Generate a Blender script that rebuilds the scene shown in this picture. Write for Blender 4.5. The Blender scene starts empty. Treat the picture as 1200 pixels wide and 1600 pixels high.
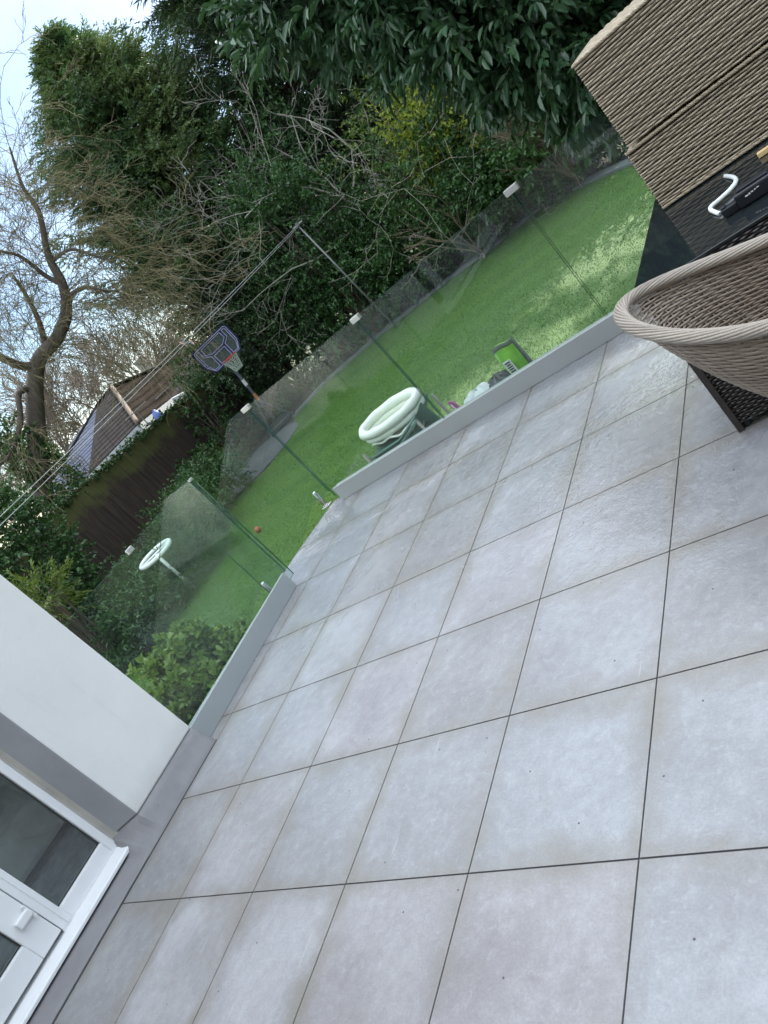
import bpy, math, random
import numpy as np
from mathutils import Vector, Matrix
R_ = math.radians
S = bpy.context.scene
COL = S.collection
PI = math.pi

# ------------------------------------------------------------ camera
F = 1192.215
CR = np.array([[0.6684767295586551, 0.3297343438912653, -0.6666439263183619],
               [-0.36992075984128703, -0.6302003274128603, -0.6826464522482841],
               [-0.6452112006754143, 0.702938695611019, -0.2992986747977173]])
CC = np.array([4.170483083750632, -1.0450466897714807, 1.6507946910218947])
cam = bpy.data.cameras.new('camera')
camo = bpy.data.objects.new('camera', cam)
COL.objects.link(camo)
cam.sensor_fit = 'VERTICAL'; cam.sensor_height = 32.0
cam.lens = F / 1600 * 32.0
cam.clip_start = 0.02; cam.clip_end = 2000
m = np.eye(4); m[:3, 0] = CR[0]; m[:3, 1] = -CR[1]; m[:3, 2] = -CR[2]; m[:3, 3] = CC
camo.matrix_world = Matrix([list(r) for r in m])
S.camera = camo

# ------------------------------------------------------------ sky, sun, exposure
SUN_AZ, SUN_EL = -8.0, 31.0
EXPOSURE = 0.65
SKY = 0.12
S.view_settings.view_transform = 'Standard'
S.view_settings.look = 'None'
S.view_settings.gamma = 1.0
S.view_settings.exposure = EXPOSURE
W = bpy.data.worlds.new('World'); S.world = W; W.use_nodes = True
wn = W.node_tree; wn.nodes.clear()
wo = wn.nodes.new('ShaderNodeOutputWorld'); wb = wn.nodes.new('ShaderNodeBackground')
sky = wn.nodes.new('ShaderNodeTexSky'); sky.sky_type = 'NISHITA'; sky.sun_disc = False
sky.sun_elevation = R_(SUN_EL); sky.sun_rotation = R_(SUN_AZ)
sky.air_density = .9; sky.dust_density = .15; sky.ozone_density = 1.5
tc = wn.nodes.new('ShaderNodeTexCoord'); mp = wn.nodes.new('ShaderNodeMapping')
mp.inputs['Scale'].default_value = (1.0, 1.0, 2.2)
nz = wn.nodes.new('ShaderNodeTexNoise'); nz.inputs['Scale'].default_value = 2.6; nz.inputs['Detail'].default_value = 7
nz.inputs['Roughness'].default_value = .55
cr = wn.nodes.new('ShaderNodeValToRGB')
cr.color_ramp.elements[0].position = .36; cr.color_ramp.elements[0].color = (0.1, 0.1, 0.1, 1)
cr.color_ramp.elements[1].position = .66; cr.color_ramp.elements[1].color = (1, 1, 1, 1)
mx = wn.nodes.new('ShaderNodeMix'); mx.data_type = 'RGBA'
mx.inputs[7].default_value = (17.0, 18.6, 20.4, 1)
wn.links.new(tc.outputs['Generated'], mp.inputs[0]); wn.links.new(mp.outputs[0], nz.inputs['Vector'])
wn.links.new(nz.outputs['Fac'], cr.inputs[0])
# thin broken cloud low down; unseen bright layer overhead added to light the terrace
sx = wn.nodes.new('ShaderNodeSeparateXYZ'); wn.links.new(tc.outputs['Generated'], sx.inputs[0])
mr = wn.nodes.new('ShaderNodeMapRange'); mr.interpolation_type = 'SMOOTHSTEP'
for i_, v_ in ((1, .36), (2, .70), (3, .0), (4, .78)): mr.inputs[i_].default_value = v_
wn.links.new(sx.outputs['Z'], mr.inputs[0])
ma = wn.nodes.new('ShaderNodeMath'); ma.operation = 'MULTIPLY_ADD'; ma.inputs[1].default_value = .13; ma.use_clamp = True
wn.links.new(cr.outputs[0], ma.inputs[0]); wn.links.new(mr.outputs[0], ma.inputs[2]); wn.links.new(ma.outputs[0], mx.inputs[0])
# glow added around the sun, out of view, to brighten wet floor reflections
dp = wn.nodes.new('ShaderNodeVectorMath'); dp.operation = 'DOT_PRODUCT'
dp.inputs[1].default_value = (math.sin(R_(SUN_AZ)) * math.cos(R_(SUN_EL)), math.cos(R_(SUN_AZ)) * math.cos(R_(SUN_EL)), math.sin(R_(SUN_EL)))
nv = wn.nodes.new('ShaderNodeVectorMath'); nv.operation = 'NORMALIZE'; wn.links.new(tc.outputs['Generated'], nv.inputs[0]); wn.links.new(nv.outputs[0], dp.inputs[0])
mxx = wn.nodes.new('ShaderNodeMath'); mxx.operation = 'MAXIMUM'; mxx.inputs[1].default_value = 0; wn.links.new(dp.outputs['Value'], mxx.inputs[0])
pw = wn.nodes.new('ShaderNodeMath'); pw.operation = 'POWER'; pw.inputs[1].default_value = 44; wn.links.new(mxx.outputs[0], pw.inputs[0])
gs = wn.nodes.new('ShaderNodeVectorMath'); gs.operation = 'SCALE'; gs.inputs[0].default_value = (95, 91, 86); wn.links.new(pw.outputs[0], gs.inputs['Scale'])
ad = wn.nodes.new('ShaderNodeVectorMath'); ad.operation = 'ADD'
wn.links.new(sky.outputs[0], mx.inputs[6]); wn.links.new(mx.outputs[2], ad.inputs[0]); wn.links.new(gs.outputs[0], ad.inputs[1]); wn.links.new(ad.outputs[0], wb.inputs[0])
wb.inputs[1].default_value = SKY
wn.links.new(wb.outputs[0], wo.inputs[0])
sl = bpy.data.lights.new('sun', 'SUN'); sl.energy = 5.0; sl.angle = R_(.5); sl.color = (1, .93, .80)
slo = bpy.data.objects.new('sun', sl); COL.objects.link(slo)
sd = Vector((math.sin(R_(SUN_AZ)) * math.cos(R_(SUN_EL)), math.cos(R_(SUN_AZ)) * math.cos(R_(SUN_EL)), math.sin(R_(SUN_EL))))
slo.rotation_euler = sd.to_track_quat('Z', 'Y').to_euler(); slo.location = (0, 0, 30)
S.cycles.transparent_max_bounces = 24
S.cycles.max_bounces = 8

# ------------------------------------------------------------ geometry of the photograph's view
def ray(u, v):
    d = CR.T @ np.array([(u - 600) / F, (v - 800) / F, 1.0]); return d / np.linalg.norm(d)
def onz(u, v, z=0.):
    d = ray(u, v); return CC + d * (z - CC[2]) / d[2]
def ony(u, v, y):
    d = ray(u, v); return CC + d * (y - CC[1]) / d[1]
def onx(u, v, x):
    d = ray(u, v); return CC + d * (x - CC[0]) / d[0]
def atd(u, v, D):
    d = ray(u, v); return CC + d * D / math.hypot(d[0], d[1])
def azel(az, el, D):
    return np.array([CC[0] + D * math.sin(R_(az)), CC[1] + D * math.cos(R_(az)), CC[2] + D * math.tan(R_(el))])
LZ = -1.0          # lawn level

# ------------------------------------------------------------ materials
MATS = {}
class NT:
    def __init__(s, name):
        s.m = bpy.data.materials.new(name); s.m.use_nodes = True; s.t = s.m.node_tree; s.t.nodes.clear()
        s.out = s.t.nodes.new('ShaderNodeOutputMaterial'); MATS[name] = s.m
    def n(s, typ, **kw):
        o = s.t.nodes.new('ShaderNode' + typ)
        for k, v in kw.items():
            if k.startswith('i_'):
                o.inputs[k[2:].replace('_', ' ')].default_value = v
            else: setattr(o, k, v)
        return o
    def l(s, a, b): s.t.links.new(a, b)
    def mix(s, fac, a, b, bt='MIX'):
        o = s.n('Mix', data_type='RGBA', blend_type=bt)
        for i, v in ((0, fac), (6, a), (7, b)):
            if hasattr(v, 'links') or hasattr(v, 'is_linked'): s.l(v, o.inputs[i])
            elif i == 0: o.inputs[0].default_value = v
            else: o.inputs[i].default_value = tuple(v) + (1,) if len(v) == 3 else v
        return o.outputs[2]
    def math(s, op, a, b=0., c=None):
        o = s.n('Math', operation=op)
        for i, v in enumerate((a, b) if c is None else (a, b, c)):
            if hasattr(v, 'is_linked'): s.l(v, o.inputs[i])
            else: o.inputs[i].default_value = v
        return o.outputs[0]
    def ramp(s, fac, stops):
        o = s.n('ValToRGB'); e = o.color_ramp.elements
        while len(e) < len(stops): e.new(.5)
        for k, (p, c) in enumerate(stops):
            e[k].position = p; e[k].color = tuple(c) + (1,) if len(c) == 3 else c
        s.l(fac, o.inputs[0]); return o.outputs[0]
    def noise(s, scale, detail=4, rough=.55, vec=None, dist=0.):
        o = s.n('TexNoise'); o.inputs['Scale'].default_value = scale; o.inputs['Detail'].default_value = detail
        o.inputs['Roughness'].default_value = rough; o.inputs['Distortion'].default_value = dist
        s.l(vec if vec is not None else s.obj(), o.inputs['Vector']); return o.outputs['Fac']
    def obj(s, scale=None, which='Object'):
        if not hasattr(s, 'tc'): s.tc = s.n('TexCoord')
        if scale is None: return s.tc.outputs[which]
        mp = s.n('Mapping'); mp.inputs['Scale'].default_value = scale
        s.l(s.tc.outputs[which], mp.inputs[0]); return mp.outputs[0]
    def bump(s, h, strength=.3, dist=.01):
        b = s.n('Bump'); b.inputs['Strength'].default_value = strength; b.inputs['Distance'].default_value = dist
        s.l(h, b.inputs['Height']); return b.outputs[0]
    def prin(s, col, rough=.6, metal=0., normal=None, spec=None, coat=None, out=True):
        p = s.n('BsdfPrincipled')
        for k, v in (('Base Color', col), ('Roughness', rough), ('Metallic', metal)):
            if hasattr(v, 'is_linked'): s.l(v, p.inputs[k])
            elif k == 'Base Color': p.inputs[k].default_value = tuple(v) + (1,)
            else: p.inputs[k].default_value = v
        if normal is not None: s.l(normal, p.inputs['Normal'])
        if spec is not None:
            if hasattr(spec, 'is_linked'): s.l(spec, p.inputs['Specular IOR Level'])
            else: p.inputs['Specular IOR Level'].default_value = spec
        if coat: p.inputs['Coat Weight'].default_value = coat
        if out: s.l(p.outputs[0], s.out.inputs[0])
        return p

def schlick(t, f0, k):
    lw = t.n('LayerWeight'); lw.inputs[0].default_value = .5
    p5 = t.math('POWER', lw.outputs['Facing'], 5.0)
    return t.math('MULTIPLY_ADD', p5, k, f0)
def simple(name, col, rough=.6, metal=0., var=.15, scale=6., bump=0., bscale=60., stretch=None):
    t = NT(name); n = t.noise(scale, 5, .6, t.obj(stretch) if stretch else None)
    dk = tuple(c * (1 - var) for c in col); lt = tuple(min(1, c * (1 + var)) for c in col)
    c = t.ramp(n, [(.3, dk), (.7, lt)])
    nm = t.bump(t.noise(bscale, 4, .6, t.obj(stretch) if stretch else None), bump, .005) if bump else None
    t.prin(c, rough, metal, nm); return t.m

def leafmat(name, dark, light, rough=.45, trans=.35, tcol=None, spec=.5, patch=None):
    t = NT(name)
    a = t.n('Attribute', attribute_name='rnd')
    c = t.ramp(a.outputs['Fac'], [(0., dark), (.55, tuple((x + y) / 2 for x, y in zip(dark, light))), (1., light)])
    if patch:
        c = t.mix(t.ramp(t.noise(patch[0], 3), [(.45, (0, 0, 0)), (.65, (1, 1, 1))]), c, patch[1])
    p = t.prin(c, rough, 0, None, spec, out=False)
    tr = t.n('BsdfTranslucent'); 
    t.l(t.mix(1., c, tcol or (1.0, 1.0, .6), 'MULTIPLY'), tr.inputs[0])
    ms = t.n('MixShader'); ms.inputs[0].default_value = trans
    t.l(p.outputs[0], ms.inputs[1]); t.l(tr.outputs[0], ms.inputs[2]); t.l(ms.outputs[0], t.out.inputs[0])
    return t.m

# wet porcelain floor
t = NT('wet_tile')
geo = t.n('NewGeometry')
base = t.math('MULTIPLY_ADD', t.noise(1.9, 4, .5, dist=.25), .55, t.math('MULTIPLY', t.noise(17, 8, .72), .45))
c = t.ramp(base, [(.36, (.245, .238, .240)), (.5, (.312, .310, .318)), (.64, (.385, .390, .402))])
isl = t.ramp(geo.outputs['Random Per Island'], [(0, (.84, .81, .79)), (.35, (.93, .955, .98)), (.7, (1.0, .955, .965)), (1, (1.06, 1.07, 1.09))])
c = t.mix(1., c, isl, 'MULTIPLY')
veil = t.ramp(t.noise(26, 6, .75, dist=.8), [(.52, (0, 0, 0)), (.72, (.40, .40, .40))])
c = t.mix(veil, c, (.47, .48, .50))
# brownish water stains that creep in from the tile edges
so_ = t.n('SeparateXYZ'); t.l(t.obj(), so_.inputs[0])
def edge(o):
    f = t.math('FRACT', t.math('MULTIPLY_ADD', o, 1 / .6, 20.0)); return t.math('MINIMUM', f, t.math('SUBTRACT', 1.0, f))
ed_ = t.math('MINIMUM', edge(so_.outputs['X']), edge(so_.outputs['Y']))
en = t.math('MULTIPLY_ADD', t.noise(3.1, 5, .65), -.62, .36)
stain = t.ramp(t.math('ADD', ed_, en), [(.0, (.85, .85, .85)), (.20, (0, 0, 0))])
c = t.mix(stain, c, (.235, .218, .19))
st2 = t.ramp(t.noise(1.3, 5, .6), [(.55, (0, 0, 0)), (.75, (.35, .35, .35))])
c = t.mix(st2, c, (.27, .255, .235))
grain = t.ramp(t.noise(120, 3, .7), [(.35, (.86, .86, .87)), (.65, (1, 1, 1))])
c = t.mix(1., c, grain, 'MULTIPLY')
vs = t.n('TexVoronoi', voronoi_dimensions='2D'); vs.inputs['Scale'].default_value = 2.3; t.l(t.obj(), vs.inputs['Vector'])
speck = t.math('LESS_THAN', vs.outputs['Distance'], .008)
c = t.mix(speck, c, (.05, .045, .04))
# scuff marks
sc_ = t.ramp(t.noise(2.2, 2, .5, t.obj((14, 1.2, 1))), [(.70, (0, 0, 0)), (.76, (.25, .25, .25))])
c = t.mix(sc_, c, (.56, .58, .60))
wet = t.ramp(t.noise(.85, 5, .6, dist=.8), [(.38, (0, 0, 0)), (.50, (1, 1, 1))])
sep = t.n('SeparateXYZ'); t.l(t.obj(), sep.inputs[0])
yg = t.math('ADD', t.math('MULTIPLY_ADD', sep.outputs['Y'], .50, -.45), t.math('MULTIPLY', sep.outputs['X'], .07)); ygc = t.n('Clamp'); t.l(yg, ygc.inputs[0])
wetf = t.math('MULTIPLY', wet, ygc.outputs[0])
rgh = t.math('MULTIPLY_ADD', wetf, -.18, .34)
ripple = t.math('ADD', t.noise(34, 3, .6, dist=1.0), t.math('MULTIPLY', t.noise(110, 2, .5), .3))
bs = t.n('Bump'); bs.inputs['Distance'].default_value = .004; t.l(ripple, bs.inputs['Height'])
t.l(t.math('MULTIPLY_ADD', wetf, .55, .14), bs.inputs['Strength'])
c = t.mix(1., c, t.ramp(wetf, [(0, (1, 1, 1)), (1, (.84, .84, .86))]), 'MULTIPLY')
pf_ = t.prin(c, rgh, 0, bs.outputs[0], .5)
t.l(wetf, pf_.inputs['Coat Weight']); pf_.inputs['Coat Roughness'].default_value = .06; pf_.inputs['Coat IOR'].default_value = 1.9
b2 = t.n('Bump'); b2.inputs['Strength'].default_value = 1.0; b2.inputs['Distance'].default_value = .0045
t.l(t.math('ADD', t.noise(26, 3, .6, dist=1.2), t.math('MULTIPLY', t.noise(75, 2, .5, dist=.6), .35)), b2.inputs['Height']); t.l(b2.outputs[0], pf_.inputs['Coat Normal'])

simple('grout', (.06, .06, .065), .8)
simple('slab_concrete', (.30, .30, .31), .7, bump=.2)
# rendered walls
t = NT('white_render')
c = t.ramp(t.noise(1.2, 6, .6), [(.3, (.69, .69, .67)), (.7, (.77, .765, .75))])
sepw = t.n('SeparateXYZ'); t.l(t.obj(), sepw.inputs[0])
dirt = t.math('MULTIPLY', t.ramp(t.math('ADD', sepw.outputs['Z'], t.math('MULTIPLY', t.noise(5, 5, .7), .16)), [(.20, (1, 1, 1)), (.36, (0, 0, 0))]), .5)
c = t.mix(dirt, c, (.50, .485, .45))
drip = t.ramp(t.noise(7, 5, .7, t.obj((3, 3, .35))), [(.55, (0, 0, 0)), (.85, (.30, .30, .30))])
c = t.mix(drip, c, (.52, .53, .52))
t.prin(c, .8, 0, t.bump(t.math('ADD', t.noise(55, 5, .65), t.math('MULTIPLY', t.noise(6, 3), .8)), .35, .006))
t = NT('grey_paint')
c = t.ramp(t.noise(2.5, 6, .6), [(.3, (.29, .29, .305)), (.7, (.36, .36, .375))])
t.prin(c, .7, 0, t.bump(t.noise(18, 5, .6), .12, .006))
t = NT('grey_fillet')
c = t.ramp(t.noise(3.5, 6, .65), [(.3, (.20, .195, .205)), (.7, (.275, .27, .28))])
ch = t.ramp(t.noise(9, 5, .7, t.obj((1, .35, 1)), dist=1.5), [(.69, (0, 0, 0)), (.70, (1, 1, 1))])
c = t.mix(ch, c, (.07, .065, .06))
t.prin(c, .72, 0, t.bump(t.noise(12, 5, .6), .3, .01))
simple('cream_render', (.36, .335, .28), .8, var=.08, bump=.1)
simple('upvc', (.78, .79, .80), .28, var=.03)
simple('mastic', (.42, .40, .36), .8, bump=.3, bscale=30)
simple('rubber', (.03, .03, .03), .6)
simple('kerb_cladding', (.33, .355, .36), .35, var=.04, scale=2)
simple('kerb_shadow', (.10, .11, .12), .4)  # plain dark grey of the channel gaskets
simple('steel', (.62, .61, .60), .22, 1.0, var=.08, scale=30)
simple('clamp_steel', (.56, .56, .54), .35, .6, var=.06)
simple('carpet', (.40, .42, .44), .95, var=.3, scale=14, bump=.5)
simple('sofa_cloth', (.62, .62, .58), .9, bump=.3)
simple('room_wall', (.55, .54, .50), .9)
# glass
t = NT('toughened_glass')
fr_ = schlick(t, .034, .9)
tr = t.n('BsdfTransparent'); tr.inputs[0].default_value = (.905, .955, .93, 1)
gl = t.n('BsdfGlossy'); gl.inputs['Roughness'].default_value = .01; gl.inputs[0].default_value = (1, 1, 1, 1)
df = t.n('BsdfDiffuse'); df.inputs[0].default_value = (.62, .66, .65, 1)
m0 = t.n('MixShader'); m0.inputs[0].default_value = .022
smear = t.ramp(t.noise(2.2, 6, .7, dist=.7), [(.35, (.003, .003, .003)), (.75, (.022, .022, .022))])
t.l(smear, m0.inputs[0])
t.l(tr.outputs[0], m0.inputs[1]); t.l(df.outputs[0], m0.inputs[2])
m1 = t.n('MixShader'); t.l(fr_, m1.inputs[0])
t.l(m0.outputs[0], m1.inputs[1]); t.l(gl.outputs[0], m1.inputs[2]); t.l(m1.outputs[0], t.out.inputs[0])
t = NT('glass_edge'); t.prin((.015, .085, .075), .15)
t = NT('window_glass')
fr_ = schlick(t, .085, .9)
tr = t.n('BsdfTransparent'); tr.inputs[0].default_value = (.80, .84, .84, 1)
gl = t.n('BsdfGlossy'); gl.inputs['Roughness'].default_value = .01
m1 = t.n('MixShader'); t.l(fr_, m1.inputs[0])
t.l(tr.outputs[0], m1.inputs[1]); t.l(gl.outputs[0], m1.inputs[2]); t.l(m1.outputs[0], t.out.inputs[0])
t = NT('table_glass'); t.prin((.012, .016, .018), .04, spec=.6)

# garden
t = NT('lawn')
n1 = t.noise(1.6, 5, .65, t.obj((.22, 2.2, 1))); n2 = t.noise(70, 3, .6, t.obj((.6, 1.3, 1)))  # streaks along X put bands of sun into the lawn colour
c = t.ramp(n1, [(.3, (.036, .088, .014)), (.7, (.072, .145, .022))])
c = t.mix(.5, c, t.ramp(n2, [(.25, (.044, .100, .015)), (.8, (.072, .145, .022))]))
t.prin(c, .75, 0, t.bump(n2, .25, .01), .25)
leafmat('grass_blade', (.032, .085, .014), (.095, .17, .020), .6, .4, (1, 1, .45))
t = NT('soil')
c = t.ramp(t.noise(6, 8, .7), [(.3, (.030, .024, .018)), (.7, (.075, .06, .045))])
t.prin(c, .9, 0, t.bump(t.noise(22, 6, .7), .8, .05))
simple('ground_far', (.07, .085, .04), .9, var=.3, scale=.5)
simple('edging_stone', (.13, .14, .14), .7, var=.2, bump=.3)
t = NT('slate_patch')
br = t.n('TexBrick'); br.inputs['Scale'].default_value = 3.2
br.inputs[1].default_value = (.06, .066, .075, 1); br.inputs[2].default_value = (.10, .105, .115, 1); br.inputs[3].default_value = (.05, .05, .05, 1)
t.l(t.obj(), br.inputs['Vector'])
t.prin(t.mix(.4, br.outputs[0], t.ramp(t.noise(5, 5), [(.3, (.04, .04, .045)), (.7, (.14, .145, .155))])), .6)
simple('sleeper', (.12, .115, .10), .85, var=.3, bump=.5, stretch=(1, 1, 6))
t = NT('fence_wood')
n = t.noise(3, 6, .65, t.obj((1, 6, .45)))
c = t.ramp(n, [(.3, (.018, .012, .009)), (.7, (.060, .040, .028))])
sp = t.n('SeparateXYZ'); t.l(t.obj(), sp.inputs[0])
al = t.ramp(t.math('ADD', sp.outputs['Z'], t.math('MULTIPLY', t.noise(2.2, 5, .7), 1.0)), [(.55, (0, 0, 0)), (1.0, (1, 1, 1))])
# 'al' is moss that grows on the upper third of the boards
al2 = t.ramp(t.math('MULTIPLY_ADD', sp.outputs['Z'], .5, t.math('MULTIPLY', t.noise(1.6, 5, .7), .9)), [(.82, (0, 0, 0)), (1.25, (1, 1, 1))])
c = t.mix(al2, c, (.075, .078, .022))
t.prin(c, .85, 0, t.bump(t.noise(5, 4, .6, t.obj((1, 8, .6))), .5, .02))
def barkmat(name, a, b):
    t = NT(name); n = t.noise(5, 6, .7, t.obj((2, 2, .5)))
    t.prin(t.ramp(n, [(.3, a), (.7, b)]), .85, 0, t.bump(n, .6, .03)); return t.m
barkmat('bark_dark', (.055, .040, .030), (.15, .12, .09))
barkmat('bark_brown', (.10, .075, .05), (.26, .20, .14))
barkmat('bark_grey', (.19, .17, .14), (.42, .38, .32))
barkmat('twig_olive', (.10, .085, .04), (.24, .20, .10))
barkmat('twig_far', (.13, .105, .08), (.27, .22, .17))
leafmat('conifer_leaf', (.028, .072, .036), (.095, .165, .055), .6, .34, (.9, 1, .6), patch=(.6, (.12, .16, .05)))
leafmat('conifer_dark_leaf', (.018, .040, .020), (.055, .095, .032), .6, .25)
leafmat('laurel_leaf', (.030, .075, .040), (.085, .165, .075), .26, .25, spec=.6)
leafmat('ivy_leaf', (.026, .070, .026), (.085, .175, .052), .38, .32)
leafmat('shrub_leaf', (.05, .095, .018), (.20, .26, .055), .4, .35)
leafmat('bush_leaf', (.10, .19, .04), (.27, .38, .095), .35, .35)
leafmat('yellow_leaf', (.14, .20, .03), (.42, .46, .08), .45, .55)
leafmat('hedge_leaf', (.025, .075, .02), (.075, .16, .04), .5, .3)
leafmat('dry_leaf', (.06, .06, .025), (.16, .15, .06), .6, .3)
def tilemat(name, a, b, pitch=.3):
    t = NT(name)
    uv = t.n('UVMap'); sp = t.n('SeparateXYZ'); t.l(uv.outputs[0], sp.inputs[0])
    fx = t.math('FRACT', t.math('MULTIPLY', sp.outputs[1], 1 / pitch)); fy = t.math('FRACT', t.math('MULTIPLY', sp.outputs[0], 1 / (pitch * .8)))
    line = t.math('LESS_THAN', fx, .34); l2 = t.math('LESS_THAN', fy, .12)
    c = t.ramp(t.noise(3, 5, .7), [(.3, a), (.7, b)])
    c = t.mix(t.math('MULTIPLY', line, .8), c, tuple(x * .25 for x in a)); c = t.mix(t.math('MULTIPLY', l2, .35), c, tuple(x * .35 for x in a))
    t.prin(c, 1.0, 0, t.bump(t.math('ADD', fx, t.math('MULTIPLY', fy, .3)), .6, .03), .03); return t.m
tilemat('roof_brown', (.018, .013, .010), (.034, .025, .018), .34)
tilemat('roof_dark', (.022, .02, .02), (.045, .04, .038), .34)
tilemat('roof_slate', (.06, .07, .10), (.09, .105, .15), .34)  # blue sky light painted into the tile colour of one slope
tilemat('roof_far', (.13, .11, .12), (.20, .17, .175), .34)
simple('ridge_tile', (.10, .07, .047), .8, var=.2, scale=8)
simple('fascia', (.50, .52, .54), .5, var=.1, scale=2)
simple('brick_red', (.17, .075, .055), .85, var=.3, scale=9)
simple('pebbledash', (.42, .38, .32), .9, var=.15, bump=.5)
simple('blue_tarp', (.10, .16, .42), .5, var=.3, scale=5)
simple('dark_pane', (.04, .05, .06), .1)
simple('wire', (.45, .45, .45), .5)
simple('galv', (.17, .17, .165), .5, .3)
simple('black_plastic', (.018, .019, .022), .35, var=.2)
simple('navy_frame', (.020, .022, .055), .35)
simple('lilac_line', (.50, .47, .78), .5, var=.05)
simple('rim_red', (.42, .05, .035), .4)
simple('rim_orange', (.45, .20, .10), .5)
simple('net', (.50, .56, .48), .8)
simple('hoop_pole', (.10, .105, .13), .4)
simple('white_label', (.75, .75, .73), .5, var=.08, scale=20)
t = NT('backboard_clear'); p = t.prin((.16, .19, .18), .08, out=False)
tr = t.n('BsdfTransparent'); tr.inputs[0].default_value = (.6, .66, .62, 1); ms = t.n('MixShader'); ms.inputs[0].default_value = .55
t.l(tr.outputs[0], ms.inputs[1]); t.l(p.outputs[0], ms.inputs[2]); t.l(ms.outputs[0], t.out.inputs[0])
simple('inflatable', (.74, .76, .70), .32, var=.05)
simple('inflatable_floor', (.62, .66, .50), .4, var=.15, scale=12)
simple('green_cloth', (.030, .085, .06), .6, var=.3, bump=.2)
simple('green_pipe', (.11, .20, .17), .35)
simple('grey_post', (.22, .20, .18), .5)
t = NT('bag_green')
c = t.ramp(t.noise(7, 4, .6), [(.35, (.10, .30, .02)), (.6, (.22, .50, .04)), (.78, (.50, .62, .25))])
t.prin(c, .3, 0, t.bump(t.noise(14, 4), .5, .02))
simple('bag_dark', (.03, .05, .03), .35, bump=.5, bscale=14)
simple('pink', (.42, .10, .28), .4)
simple('sheet_white', (.60, .62, .64), .5, var=.15, bump=.3, bscale=12)
simple('sheet_black', (.03, .035, .04), .4, bump=.3)
simple('ring_white', (.80, .80, .80), .3, var=.03)
simple('white_handle', (.76, .78, .76), .25, var=.04)
simple('tool_black', (.014, .016, .022), .3, var=.2)
simple('pine', (.72, .52, .25), .5, var=.15)
def wicker(name, a, b, c_, rough=.5):
    t = NT(name); geo = t.n('NewGeometry')
    col = t.ramp(geo.outputs['Random Per Island'], [(0, a), (.5, b), (1, c_)])
    n = t.noise(60, 4, .7); col = t.mix(.35, col, t.ramp(n, [(.3, a), (.7, c_)]))
    t.prin(col, rough, 0, t.bump(n, .2, .002)); return t.m
wicker('wicker_box', (.24, .19, .125), (.34, .275, .19), (.46, .385, .28))
wicker('wicker_tan', (.20, .155, .12), (.27, .215, .165), (.36, .295, .235))
wicker('wicker_rim', (.22, .185, .155), (.31, .265, .22), (.41, .355, .30))
wicker('wicker_dark', (.022, .018, .016), (.035, .028, .025), (.055, .045, .040), .35)
simple('wicker_inner', (.03, .026, .022), .8)
simple('ball_red', (.35, .10, .05), .5)

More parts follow.
